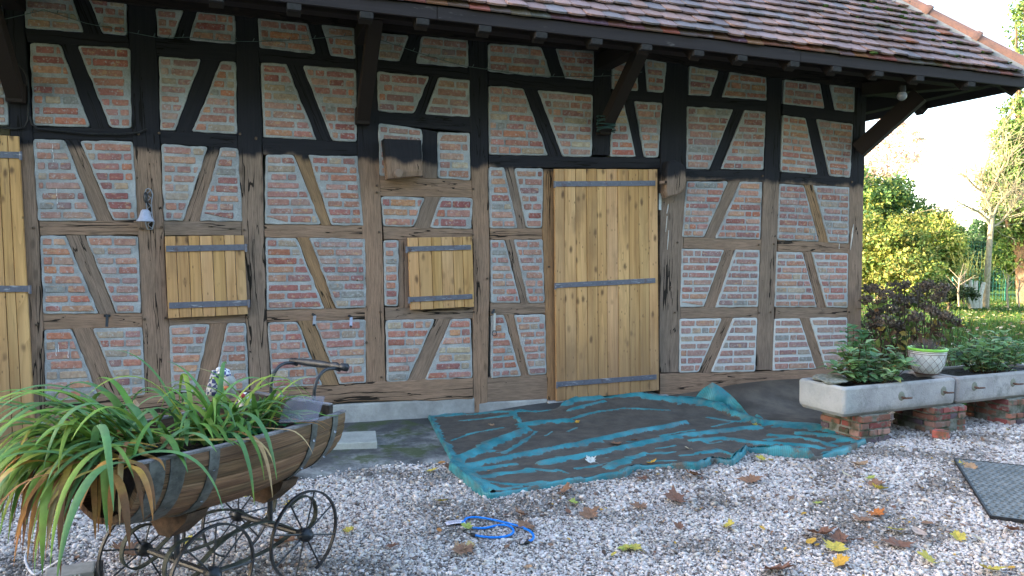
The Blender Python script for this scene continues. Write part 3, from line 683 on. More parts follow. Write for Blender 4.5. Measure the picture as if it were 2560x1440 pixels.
# ---------------------------------------------------------------- small fittings on the wall
def simplec(name,c,rough=0.5,metal=0.0): return simple(name,tuple(x*0.8 for x in c),tuple(min(1,x*1.1) for x in c),18,rough,metal,0.15,0.001)
MAT['pewter']=simplec('grey painted iron',(0.32,0.33,0.38),0.45,0.2)
p=W(373,525,-0.02)
t=thing('wall_bell','small grey bell hanging on an ornate iron bracket on the second post from the left','bell',(p.x,-0.02,p.z))
a=W(371,470,-0.012); b=W(375,574,-0.012); n=9; mb=MB()
Lb=(a-b).length
outl=[(-0.02,0),(-0.036,0.05),(-0.030,0.09),(-0.024,0.12),(-0.022,Lb-0.12),(-0.030,Lb-0.08),(-0.036,Lb-0.05),(-0.02,Lb-0.01),(0,Lb)]
outl=outl+[(-x,z) for x,z in outl[:-1]][::-1]
dirn=(a-b).normalized(); sx=Vector((1,0,0))
rim=[mb.vert(b+sx*x+dirn*z) for x,z in outl]; rin=[mb.vert(b+sx*(x*0.70)+dirn*(z*0.97+Lb*0.015)) for x,z in outl]; m_=len(outl)
rimf=[mb.vert(b+sx*x+dirn*z+Vector((0,-0.008,0))) for x,z in outl]; rinf=[mb.vert(b+sx*(x*0.70)+dirn*(z*0.97+Lb*0.015)+Vector((0,-0.008,0))) for x,z in outl]
for i in range(m_):
    j=(i+1)%m_; mb.face((rim[i],rim[j],rimf[j],rimf[i])); mb.face((rimf[i],rimf[j],rinf[j],rinf[i])); mb.face((rinf[i],rinf[j],rin[j],rin[i]))
for i in range(10):
    zz=0.03+i*(Lb-0.06)/9; s_=1 if i%2 else -1; mb.tube([b+sx*(-0.016*s_)+dirn*(zz-0.018)+Vector((0,-0.006,0)),b+sx*(0.006*s_)+dirn*zz+Vector((0,-0.008,0)),b+sx*(0.016*s_)+dirn*(zz+0.018)+Vector((0,-0.006,0))],0.003,6)
mb.build('back_plate',MAT['pewter'],t)
mb=MB(); c0=W(364,508,-0.11); mb.tube([W(371,487,-0.02),W(368,486,-0.07),c0+Vector((0,0,0.06)),c0+Vector((0,0,0.015))],0.006,7); mb.tube([W(372,515,-0.02),W(370,512,-0.06),c0+Vector((0,0,0.05))],0.007,7)
bm=bmesh.new(); bmesh.ops.create_uvsphere(bm,u_segments=10,v_segments=8,radius=0.022); mb.addbm(bm,Matrix.Translation(W(364,494,-0.09))@Matrix.Diagonal((0.8,1.3,2.1,1))); mb.build('bracket_arm',MAT['blackiron'],t)
mb=MB(); bt=W(363,527,-0.10); prof=[(0.0001,0.012),(0.02,0.010),(0.032,0.0),(0.040,-0.03),(0.048,-0.055),(0.066,-0.078),(0.068,-0.086),(0.060,-0.086),(0.042,-0.055),(0.02,-0.01)]
mb.lathe(prof,bt,20); mb.build('bell',simplec('pale enamel',(0.42,0.44,0.56),0.35),t,smooth=True)
# black T-shaped bracket on the rail
p=W(267,800,-0.02); t=thing('shutter_stay','small black iron stay screwed on the rail left of the bell post','wall hook',(p.x,0,p.z))
mb=MB(); mb.beam(W(260,789,-0.012),W(276,789,-0.012),0.02,0.012,up=(0,1,0)); mb.build('stay_plate',MAT['blackiron'],t)
mb=MB(); mb.beam(W(268,788,-0.02),W(267,817,-0.045),0.020,0.008,up=(0,1,0)); mb.build('stay_leg',MAT['blackiron'],t)
def hookstay(x0,y0,x1,y1,col,label):
    p=W(x0,y0,-0.02); t=thing('shutter_stay',label,'wall hook',(p.x,0,p.z),'iron stays on the lower rail')
    mb=MB(); mb.tube([W(x0-1,y0,0.0),W(x0-1,y0,-0.03),W(x0+4,y0+3,-0.055)],0.012,8); mb.build('stay_pin',MAT['blackiron'],t)
    mb=MB(); mb.beam(W(x0+4,y0+3,-0.055),W(x1,y1,-0.07),0.024,0.006,up=(0,1,0)); mb.build('stay_leg',col,t)
    mb=MB(); mb.beam(W(x1+1,y1-2,-0.071),W(x1-1,y1+3,-0.072),0.018,0.012,up=(0,1,0)); mb.build('stay_tip',MAT['blackiron'],t)
hookstay(783,786,785,812,MAT['pewter'],'left of the two short iron stays under the middle brick panels')
hookstay(874,790,877,816,simplec('pale blue paint',(0.42,0.46,0.62)),'pale blue iron stay, right of the two under the middle brick panels')
p=W(1234,778,-0.02); t=thing('latch_hook','white strap with an iron ring hanging from a black hook left of the tall door','wall hook',(p.x,0,p.z))
mb=MB(); mb.tube([W(1233,782,0.0),W(1235,775,-0.03),W(1230,784,-0.04)],0.011,8); mb.build('hook',MAT['blackiron'],t)
mb=MB(); mb.beam(W(1237,783,-0.04),W(1236,826,-0.03),0.020,0.005,up=(0,1,0)); mb.build('strap',simplec('white strap',(0.6,0.58,0.55)),t)
mb=MB(); c0=W(1236,833,-0.03); mb.tube([c0+Vector((0.022*math.cos(a),0.004*math.sin(2*a),0.026*math.sin(a))) for a in np.linspace(0,2*math.pi,17)],0.0035,6,False); mb.build('ring',MAT['blackiron'],t)
# sign beside the door
p=W(1650,504,-0.01); mb=MB(); mb.box((p.x,-0.012,p.z),(0.030,0.004,0.17),ch=0.001); mb.mi=1
tagp(mb.build('name_card',[simplec('white card',(0.62,0.62,0.60))]),'narrow white card tacked beside the tall door','card')
mb=MB()
for i,(x,y,l) in enumerate(((1671,522,30),(1668,560,50),(1672,600,60))): mb.tube([W(x,y-l*0.4,-0.014),W(x-2,y,-0.016),W(x-4,y+l*0.4,-0.014)],[0.003,0.006,0.003],6)
mb.tube([W(2134,560,-0.012),W(2130,590,-0.014),W(2126,625,-0.012)],[0.002,0.010,0.002],6)
mb.build('filler_strip',simplec('white filler',(0.6,0.57,0.54)),barn)
# lime splashes
rnd=random.Random(2); MAT['drip']=simplec('lime drip',(0.72,0.70,0.70))
for (x,y) in((131,370),(133,395),(141,480),(143,500),(146,870),(140,880),(170,885),(1754,501),(2096,590),(2098,615),(1305,845),(1310,855),(1295,818)):
    p=W(x,y,-0.0125); mb=MB(); mb.tube([p+Vector((0,0,0.03)),p+Vector((0.003,0,0.008)),p+Vector((-0.001,0,-0.012)),p+Vector((0.002,0,-0.03))],[0.0015,0.003,0.0018,0.004],5); mb.build('lime_drip',MAT['drip'],barn)

# black cable along the upper rail and down the post
mb=MB(); mb.tube([W(x,y,-0.022) for x,y in((-120,322),(-20,318),(40,322),(62,318),(70,300),(72,250),(69,195),(60,175),(45,160))],0.0075,8)
mb.tube([W(x,y,-0.022) for x,y in((74,290),(80,310),(95,322),(140,326),(220,334),(300,335),(345,332),(360,326),(367,323))],0.0075,8)
tagp(mb.build('electric_cable',MAT['black']),'black cable running along the upper dark rail at the left','cable')
mb=MB(); pts=[(-40,60),(110,25),(215,58),(320,80),(400,95),(470,93),(560,103),(650,104),(740,100),(890,88)]
mb.tube([W(x,y,-0.06) for x,y in pts],0.0028,5); 
pts2=[(945,98),(1010,120),(1085,145),(1160,165),(1230,175),(1310,188),(1400,192),(1480,191),(1560,188),(1605,180)]
mb.tube([W(x,y,-0.07) for x,y in pts2],0.0028,5)
for pl in(pts,pts2):
    for i in range(len(pl)-1):
        for s_ in(0.3,0.8):
            q=W(lerp(pl[i][0],pl[i+1][0],s_),lerp(pl[i][1],pl[i+1][1],s_),-0.063); mb.tube([q,q+Vector((0.012,-0.01,0.025))],0.003,5)
tagp(mb.build('fairy_lights',simplec('dull green wire',(0.10,0.14,0.13))),'thin string of fairy lights sagging across the dark top of the wall','string lights')
# green cord wound on the middle bracket
mb=MB(); c0=W(1513,322,-0.10)
pts=[c0+Vector((0.095*math.cos(a),0.07*math.sin(a)-0.02,-0.03+0.008*a/2+0.008*math.sin(a*1.7))) for a in np.linspace(0,12*math.pi,110)]
mb.tube(pts,0.006,6); tagp(mb.build('green_cord',simplec('dark green cord',(0.02,0.06,0.055))),'dark green cord wound round the foot of the middle eaves bracket','cord')
# lamp under the eaves
p=W(2255,240,-0.85); t=thing('eaves_lamp','round white lamp under the eaves at the corner of the barn','lamp',tuple(p))
mb=MB(); bm=bmesh.new(); bmesh.ops.create_uvsphere(bm,u_segments=16,v_segments=12,radius=0.047); mb.addbm(bm,Matrix.Translation(p)); mb.build('globe',simplec('frosted lamp glass',(0.22,0.22,0.23),0.3),t,smooth=True)
mb=MB(); mb.lathe([(0.035,0.10),(0.035,0.04),(0.03,0.03)],p,12); mb.build('lamp_base',MAT['black'],t)
# ---------------------------------------------------------------- ground
def struct(o): o['kind']='structure'; return o
def mk_ground():
    k=NM('gravel bed',0.95,0.1); v=k.vec('pos'); a=k.voro(v,55,out='Color'); d=k.voro(v,55); s=k.sep(a)
    c=k.mix(s[0],(0.22,0.21,0.21),(0.50,0.49,0.51)); c=k.mix(k.ramp(d,0.25,0.6,0,0.8),c,(0.07,0.065,0.06))
    c=k.mix(k.ramp(k.noise(v,2.0,5),0.52,0.7,0,0.6),c,(0.16,0.145,0.12))
    return k.done(c,k.bump(k.math('SUBTRACT',1.0,d),1.0,0.01))
MAT['gravelbed']=mk_ground()
mb=MB()
def sheet(mb,xs,ys,off,keep=None,zf=gh):
    ids={}
    def gv(i,j):
        if (i,j) not in ids: ids[i,j]=mb.vert((xs[i],ys[j],zf(xs[i],ys[j])+off))
        return ids[i,j]
    for i in range(len(xs)-1):
        for j in range(len(ys)-1):
            if keep is None or keep((xs[i]+xs[i+1])/2,(ys[j]+ys[j+1])/2): mb.face((gv(i,j),gv(i+1,j),gv(i+1,j+1),gv(i,j+1)))
sheet(mb,np.arange(-9,13.01,0.2),list(np.arange(-9,-1.21,0.2))+[-1.2]+list(np.arange(-1.1,0.31,0.1)),0.0,lambda x,y:not(x>6.5 and y>-1.2))
struct(mb.build('gravel_yard',MAT['gravelbed'],smooth=True))
# apron of old concrete before the wall
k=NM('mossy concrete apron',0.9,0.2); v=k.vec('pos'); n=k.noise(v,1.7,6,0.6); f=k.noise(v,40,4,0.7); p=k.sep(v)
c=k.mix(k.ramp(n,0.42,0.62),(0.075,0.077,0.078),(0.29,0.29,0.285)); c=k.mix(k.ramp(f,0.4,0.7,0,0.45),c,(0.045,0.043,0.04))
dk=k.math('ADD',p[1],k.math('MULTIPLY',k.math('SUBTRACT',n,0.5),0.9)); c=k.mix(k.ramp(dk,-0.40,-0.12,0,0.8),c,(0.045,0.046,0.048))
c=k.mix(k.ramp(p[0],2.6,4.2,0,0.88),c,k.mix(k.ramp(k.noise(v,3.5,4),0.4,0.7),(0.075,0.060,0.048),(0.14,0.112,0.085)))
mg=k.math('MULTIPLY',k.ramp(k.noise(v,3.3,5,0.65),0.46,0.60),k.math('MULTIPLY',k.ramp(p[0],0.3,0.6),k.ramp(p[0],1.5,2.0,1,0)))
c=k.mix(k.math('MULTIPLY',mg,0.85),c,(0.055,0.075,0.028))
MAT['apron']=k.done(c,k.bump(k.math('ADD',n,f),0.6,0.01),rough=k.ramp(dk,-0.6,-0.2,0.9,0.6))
AP=[G(*q) for q in((-300,1262),(0,1243),(300,1232),(620,1215),(800,1202),(960,1170),(1100,1168),(1400,1155),(1800,1120),(2060,1080),(2160,1060),(2270,1012),(2420,1000))]
def aply(x):
    for a,b in zip(AP[:-1],AP[1:]):
        if a.x<=x<=b.x: return lerp(a.y,b.y,(x-a.x)/(b.x-a.x))
    return AP[0].y if x<AP[0].x else -0.75
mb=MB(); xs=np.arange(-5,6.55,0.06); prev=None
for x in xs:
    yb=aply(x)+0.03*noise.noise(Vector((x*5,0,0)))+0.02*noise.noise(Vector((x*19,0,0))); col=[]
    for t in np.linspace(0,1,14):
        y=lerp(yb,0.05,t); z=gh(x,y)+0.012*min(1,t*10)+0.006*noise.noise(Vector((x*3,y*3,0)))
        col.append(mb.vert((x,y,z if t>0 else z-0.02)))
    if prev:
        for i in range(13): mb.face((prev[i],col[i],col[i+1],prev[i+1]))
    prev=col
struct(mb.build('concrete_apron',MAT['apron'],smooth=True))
# stone step slab leaning at the foot of the wall
a,b,c_,d_=[Gz(*q,0.055) for q in((800,1078),(930,1073),(940,1108),(795,1122))]
mb=MB(); ang=math.atan2(b.y-a.y,b.x-a.x); ctr=(a+b+c_+d_)/4; mb.box((ctr.x-0.15,ctr.y,0.03),((b-a).length+0.34,0.36,0.07),Matrix.Rotation(ang,3,'Z'),ch=0.008)
tagp(mb.build('concrete_slab',simple('pale concrete slab',(0.30,0.31,0.29),(0.40,0.41,0.38),6,0.9,0,0.4,0.004)),'pale concrete slab lying on the apron behind the flower cart','slab')
def inside(x,y,poly):
    c=False;n=len(poly)
    for i in range(n):
        a=poly[i-1];b=poly[i]
        if (a[1]>y)!=(b[1]>y) and x<(b[0]-a[0])*(y-a[1])/(b[1]-a[1])+a[0]: c=not c
    return c
# ---------------------------------------------------------------- debris netting
NETO=[(1072,1046),(1095,1092),(1132,1160),(1126,1180),(1165,1212),(1208,1247),(1232,1250),(1262,1241),(1330,1228),(1400,1217),(1470,1206),(1560,1197),(1580,1181),(1650,1172),(1745,1178),(1785,1160),(1830,1168),(1868,1134),(1950,1143),(2030,1152),(2110,1140),(2162,1112),(2138,1092),(2100,1080),(2044,1067),(1960,1063),(1905,1066),(1850,1046),(1800,1024),(1745,1010),(1700,1010),(1640,1000),(1590,992),(1515,995),(1450,1003),(1390,1028),(1330,1036),(1275,1032),(1180,1040)]
NW=[(lambda p:(p.x,p.y))(G(*q)) for q in NETO]
RID=[ # polyline px, width m, height m
 ([(1074,1050),(1098,1098),(1136,1158)],0.035,0.02),([(1128,1172),(1165,1200),(1215,1238)],0.075,0.05),
 ([(1128,1168),(1185,1144),(1249,1112),(1316,1086)],0.055,0.05),([(1160,1182),(1249,1162),(1324,1146),(1425,1127),(1500,1111),(1582,1092),(1661,1079),(1714,1067)],0.034,0.045),
 ([(1170,1190),(1230,1178),(1290,1170)],0.03,0.02),([(1350,1171),(1462,1151),(1540,1135),(1612,1117),(1710,1099),(1819,1086),(1894,1079)],0.036,0.04),
 ([(1303,1071),(1345,1064),(1421,1060)],0.05,0.03),([(1277,1036),(1303,1066)],0.022,0.02),([(1421,1058),(1489,1037),(1560,1027),(1640,1031),(1670,1033)],0.016,0.012),
 ([(1129,1108),(1192,1089),(1256,1077)],0.013,0.01),([(1260,1142),(1305,1114),(1339,1087)],0.02,0.012),([(1207,1202),(1262,1194),(1324,1184)],0.040,0.015),([(1315,1180),(1382,1188)],0.022,0.01),([(1392,1184),(1424,1193)],0.014,0.01),
 ([(1210,1212),(1280,1222),(1330,1221)],0.02,0.01),([(1376,1224),(1425,1212),(1481,1207),(1555,1197)],0.038,0.03),([(1522,1178),(1560,1160),(1612,1142)],0.042,0.018),([(1440,1180),(1500,1172)],0.018,0.008),
 ([(1624,1163),(1690,1160)],0.014,0.008),([(1706,1148),(1744,1144)],0.018,0.01),([(1650,1097),(1700,1088),(1736,1083)],0.016,0.01),([(1562,1190),(1582,1181),(1650,1175),(1742,1174)],0.03,0.04),([(1745,1176),(1785,1161),(1828,1168)],0.026,0.05),
 ([(1735,1112),(1811,1106),(1875,1116),(1950,1119),(2040,1127)],0.04,0.03),([(1924,1096),(2000,1102),(2050,1112),(2080,1124)],0.04,0.02),([(1750,1142),(1800,1136),(1840,1148)],0.03,0.02),([(1834,1164),(1867,1136),(1950,1142),(2025,1150)],0.034,0.07),
 ([(1905,1068),(1960,1072),(2044,1078),(2100,1092)],0.085,0.05),([(2000,1092),(2070,1098),(2120,1108)],0.05,0.03),([(2062,1148),(2110,1136),(2158,1113)],0.05,0.03),
 ([(1515,998),(1594,997),(1650,1006),(1692,1012)],0.055,0.05),([(1384,1024),(1432,1010),(1500,1003)],0.05,0.04),([(1420,1034),(1460,1022),(1510,1010)],0.022,0.02),([(1080,1049),(1162,1044),(1275,1036),(1340,1036)],0.020,0.015),
 ([(1700,1012),(1745,1013),(1800,1028),(1850,1052),(1905,1070)],0.05,0.06),([(1770,1052),(1820,1060),(1870,1062)],0.02,0.01),([(1780,1075),(1832,1062)],0.012,0.006),([(1364,1096),(1380,1086)],0.012,0.006),([(1420,1086),(1440,1077)],0.012,0.006),
 ([(1150,1058),(1230,1052),(1270,1048)],0.018,0.008),([(1560,1150),(1600,1143)],0.01,0.004),([(1640,1130),(1690,1122)],0.012,0.006),([(1240,1236),(1300,1226)],0.022,0.01)]
xs=np.arange(1.0,5.1,0.0125); ys=np.arange(-2.45,0.5,0.0125); X,Y=np.meshgrid(xs,ys,indexing='ij')
def segd(X,Y,a,b):
    vx,vy=b[0]-a[0],b[1]-a[1]; t=np.clip(((X-a[0])*vx+(Y-a[1])*vy)/(vx*vx+vy*vy+1e-9),0,1)
    return np.hypot(X-a[0]-t*vx,Y-a[1]-t*vy)
NZ=np.vectorize(lambda x,y:noise.noise(Vector((x*9,y*22,0))))(X,Y); NZ2=np.vectorize(lambda x,y:noise.noise(Vector((x*2.6+5,y*5,4))))(X,Y)
Zr=np.zeros_like(X); Cl=np.zeros_like(X)
for pl,wd,ht in RID:
    pw=[G(*q) for q in pl]; d=np.full_like(X,9.0)
    for a,b in zip(pw[:-1],pw[1:]): d=np.minimum(d,segd(X,Y,(a.x,a.y),(b.x,b.y)))
    r=d/(wd*(0.9+0.7*NZ2+0.35*NZ)).clip(0.004); Zr=np.maximum(Zr,ht*np.exp(-(r/1.0)**2)); 
    Cl=np.maximum(Cl,np.clip((1.25+NZ*0.55-r)/0.25,0,1))
GH=np.vectorize(gh)(X,Y)
Z=GH+0.020+Zr+0.012*(NZ2+0.5)*np.clip(1-Zr/0.03,0,1)*0.8+0.004*NZ
# blotches of cleaner netting where the dirt has run off
bl=np.vectorize(lambda x,y:noise.noise(Vector((x*3.1,y*8.5,11)))+0.35*noise.noise(Vector((x*9,y*25,3))))(X,Y)
msk=np.clip((-0.9-Y)/0.4,0,1)
Cl=np.maximum(Cl,np.clip((bl-0.42)/0.08,0,1)*msk*0.7)
def mk_net():
    k=NM('debris netting',0.55,0.35); a=k.sep(k.attr()); v=k.vec('pos')
    wv=k.n.new('ShaderNodeTexWave'); wv.wave_type='BANDS'; wv.bands_direction='X'; wv.inputs['Scale'].default_value=26; wv.inputs['Distortion'].default_value=0.6; wv.inputs['Detail'].default_value=1; k.l.new(v,wv.inputs['Vector'])
    n=k.noise(v,5,4); teal=k.mix(k.ramp(n,0.3,0.7),(0.014,0.14,0.165),(0.060,0.29,0.33)); teal=k.mix(k.math('MULTIPLY',wv.outputs['Fac'],0.32),teal,(0.008,0.10,0.12))
    teal=k.mix(k.ramp(k.noise(v,11,5,0.65),0.45,0.7,0,0.6),teal,(0.13,0.15,0.14))
    dirt=k.mix(k.ramp(k.noise(v,8,6,0.7),0.3,0.7),(0.058,0.050,0.044),(0.100,0.086,0.072)); dirt=k.mix(k.ramp(k.noise(v,120,3),0.62,0.72,0,0.5),dirt,(0.2,0.19,0.17))
    e=k.math('MULTIPLY',k.math('SUBTRACT',k.noise(v,30,4,0.7),0.5),0.6); f=k.ramp(k.math('ADD',a[0],e),0.35,0.6)
    c=k.mix(f,dirt,teal); rim=k.ramp(k.math('ABSOLUTE',k.math('SUBTRACT',k.math('ADD',a[0],e),0.38)),0.0,0.18,0.5,0); c=k.mix(rim,c,(0.15,0.13,0.105))
    m=k.done(c,k.bump(k.math('ADD',wv.outputs['Fac'],k.noise(v,60,3)),0.25,0.003),rough=k.ramp(f,0,1,0.8,0.5))
    return m
MAT['net']=mk_net()
net=thing('debris_netting','large teal green netting sheet with pooled dirt, spread on the ground before the tall door','netting',(2.8,-1.1,0))
mb=MB(); ids=-np.ones(X.shape,int)
inm=np.zeros(X.shape,bool)
for i in range(X.shape[0]):
    for j in range(X.shape[1]): inm[i,j]=inside(X[i,j],Y[i,j],NW)
for i in range(X.shape[0]-1):
    for j in range(X.shape[1]-1):
        if inm[i,j] and inm[i+1,j] and inm[i,j+1] and inm[i+1,j+1]:
            q=[]
            for a,b in((i,j),(i+1,j),(i+1,j+1),(i,j+1)):
                if ids[a,b]<0: cl=Cl[a,b]; mb.col=(cl,cl,cl,1); ids[a,b]=mb.vert((X[a,b],Y[a,b],Z[a,b]))
                q.append(int(ids[a,b]))
            mb.face(q)
mb.build('net_sheet',MAT['net'],net,smooth=True)
# turned over hem all round
mb=MB(); mb.col=(1,1,1,1); n=len(NW); 
def zat(x,y):
    i=int(np.clip(round((x-xs[0])/0.0125),0,len(xs)-1)); j=int(np.clip(round((y-ys[0])/0.0125),0,len(ys)-1)); return Z[i,j]
pts=densify(NW,0.03); pts=pts[1:]+pts[:1]; cc=(2.9,-1.1); rings=[]; N_=len(pts)
for i,(x,y) in enumerate(pts):
    t=Vector((pts[(i+1)%N_][0]-pts[i-1][0],pts[(i+1)%N_][1]-pts[i-1][1])).normalized(); nn=Vector((-t.y,t.x)); 
    if nn.dot(Vector((cc[0]-x,cc[1]-y)))<0: nn=-nn
    c_=0.62+0.5*noise.noise(Vector((x*6,y*6,3))); mb.col=(c_,c_,c_,1); w_=0.022+0.014*noise.noise(Vector((x*4,y*4,0))); z=zat(x+nn.x*0.02,y+nn.y*0.02); jj=0.006*noise.noise(Vector((x*13,y*13,0)))
    rings.append([mb.vert((x+nn.x*(s*w_-0.008+jj),y+nn.y*(s*w_-0.008+jj),h)) for s,h in((-0.15,gh(x,y)+0.004),(0,z*0.6+gh(x,y)*0.4+0.008),(0.3,z+0.009),(0.7,z+0.007),(1.05,z+0.002))])
for i in range(N_):
    a=rings[i];b=rings[(i+1)%N_]
    for k_ in range(4): mb.face((a[k_],b[k_],b[k_+1],a[k_+1]))
mb.build('net_hem',MAT['net'],net,smooth=True)
# raised flap leaning to the sill
def strip(top,bot,mb,yoff,curl=0.0,n=26,seed=0):
    tb=[];bb=[]
    T=resample([Vector((*q,0)) for q in top],n); B=resample([Vector((*q,0)) for q in bot],n)
    rows=[]
    for a,b in zip(T,B):
        g=G(b.x,b.y); g.z+=0.02; w_=W(a.x,a.y,g.y+yoff); row=[]
        for t in np.linspace(0,1,7):
            p=g.lerp(w_,t); p.y-=curl*math.sin(math.pi*t); p=p+Vector((0,0.022*noise.noise(p*7+Vector((seed,0,0))),0))
            c_=0.75+0.25*noise.noise(p*9); mb.col=(c_,c_,c_,1); row.append(mb.vert(p))
        rows.append(row)
    for a,b in zip(rows[:-1],rows[1:]):
        for i in range(6): mb.face((a[i],b[i],b[i+1],a[i+1]))
mb=MB(); strip([(1728,1003),(1752,977),(1779,955),(1803,968),(1838,998),(1870,1034),(1884,1046),(1895,1034),(1906,1044),(1922,1060)],[(1722,1010),(1750,1010),(1780,1012),(1808,1020),(1836,1036),(1862,1052),(1880,1058),(1893,1064),(1906,1067),(1925,1068)],mb,0.05,0.03)
strip([(1716,1005),(1745,1000),(1775,1001),(1800,1010),(1830,1030),(1860,1047),(1890,1058)],[(1712,1014),(1745,1018),(1775,1028),(1800,1036),(1830,1046),(1860,1058),(1888,1071)],mb,0.03,0.02,seed=4)
mb.build('net_flap',MAT['net'],net,smooth=True)
mb=MB(); c0=G(1228,1238); t=Vector((0.93,-0.1,0)); 
mb.col=(1,1,1,1); a=G(1172,1207); b=G(1232,1246); pts=[a.lerp(b,t_)+Vector((0,0,0.035)) for t_ in np.linspace(0,1,12)]
mb.tube(pts,[0.030+0.006*math.sin(i) for i in range(12)],10,False); mb.build('net_roll',MAT['net'],net,smooth=True)
# ---------------------------------------------------------------- gravel stones (one mass)
CARTSKIP=[]
def gravel(n_try,seed):
    rs=np.random.RandomState(seed)
    # visible yard, denser near the camera
    x=rs.uniform(-2.6,8.6,n_try); y=rs.uniform(-4.4,-0.8,n_try)
    dx=x; dy=y+D; dep=dx*math.sin(YAW)+dy*math.cos(YAW); lat=dx*math.cos(YAW)-dy*math.sin(YAW)
    ok=(dep>2.5)&(np.abs(lat)<dep*0.80+0.3)&(dep<10)
    prob=np.clip((4.2/dep)**1.6,0,1); ok&=rs.uniform(0,1,n_try)<prob
    x,y,dep=x[ok],y[ok],dep[ok]
    apx=[a.x for a in AP]; apy=[a.y for a in AP]; yb=np.interp(x,apx,apy,left=AP[0].y,right=-1.15)
    fuzz=rs.exponential(0.035,len(x)); ok=(y<yb+fuzz)&(y<np.where(x>6.6,-1.25,9))
    x,y,dep=x[ok],y[ok],dep[ok]
    ins=np.array([inside(a,b,NW) for a,b in zip(x,y)]); x,y,dep=x[~ins],y[~ins],dep[~ins]
    m=len(x)
    ico=bmesh.new(); bmesh.ops.create_icosphere(ico,subdivisions=1,radius=1.0); V=np.array([v.co[:] for v in ico.verts]); Fc=np.array([[v.index for v in f.verts] for f in ico.faces]); ico.free()
    nv=len(V); sz=np.exp(rs.normal(math.log(0.0054),0.45,m)); sz=np.clip(sz,0.003,0.02)*np.clip(dep/4.2,1,1.6)
    jit=rs.uniform(0.62,1.2,(m,nv,1)); P=V[None]*jit
    sc=np.stack([rs.uniform(0.8,1.5,m),rs.uniform(0.7,1.1,m),rs.uniform(0.45,0.85,m)],1); P=P*sc[:,None,:]
    q=rs.normal(size=(m,3)); q[:,2]*=2; a=rs.uniform(0,2*np.pi,m); ca,sa=np.cos(a),np.sin(a); tl=rs.normal(0,0.35,m); ct,st=np.cos(tl),np.sin(tl)
    X1=P[:,:,0]*ct[:,None]-P[:,:,2]*st[:,None]; Z1=P[:,:,0]*st[:,None]+P[:,:,2]*ct[:,None]; Y1=P[:,:,1]
    X2=X1*ca[:,None]-Y1*sa[:,None]; Y2=X1*sa[:,None]+Y1*ca[:,None]
    zb=np.array([gh(a_,b_) for a_,b_ in zip(x,y)])+sz*0.28+rs.uniform(0,0.006,m)
    co=np.stack([X2*sz[:,None]+x[:,None],Y2*sz[:,None]+y[:,None],Z1*sz[:,None]+zb[:,None]],2).reshape(-1,3)
    nf=len(Fc); fi=(Fc[None]+(np.arange(m)*nv)[:,None,None]).reshape(-1)
    me=bpy.data.meshes.new('gravel'); me.vertices.add(m*nv); me.vertices.foreach_set('co',co.astype(np.float32).ravel())
    me.loops.add(m*nf*3); me.loops.foreach_set('vertex_index',fi.astype(np.int32)); me.polygons.add(m*nf); me.polygons.foreach_set('loop_start',np.arange(0,m*nf*3,3,dtype=np.int32))
    pal=np.array([(0.60,0.56,0.56),(0.53,0.49,0.50),(0.68,0.65,0.64),(0.44,0.41,0.41),(0.56,0.53,0.50),(0.33,0.29,0.28),(0.50,0.44,0.39),(0.63,0.59,0.60),(0.16,0.13,0.125)])
    pr=np.array([.17,.16,.12,.14,.11,.10,.07,.06,.07]); ci=rs.choice(len(pal),m,p=pr); col=pal[ci]*rs.uniform(0.8,1.12,(m,1))*np.array([1.05,1.0,0.95])
    pn=np.array([noise.noise(Vector((a_*1.3,b_*2.2,2))) for a_,b_ in zip(x,y)]); dark=np.clip((pn-0.02)*2.4+0.25*np.clip((x-2)/3,0,1),0,0.65)*(rs.uniform(0,1,m)<0.75); col=col*(1-dark[:,None])+np.array([0.10,0.085,0.07])*dark[:,None]
    c4=np.ones((m,nv,4),np.float32); c4[:,:,:3]=col[:,None,:]
    ca_=me.color_attributes.new('col','FLOAT_COLOR','POINT'); ca_.data.foreach_set('color',c4.ravel())
    me.materials.append(MAT['stone']); me.update(); me.validate(); o=bpy.data.objects.new('gravel',me); link(o); tagp(o,kind='stuff'); print('stones',m); return o
MAT['stone']=vcol('limestone chip',0.85,0.25,260,0.2,bump=0.15,bd=0.001)
gravel(560000,3)
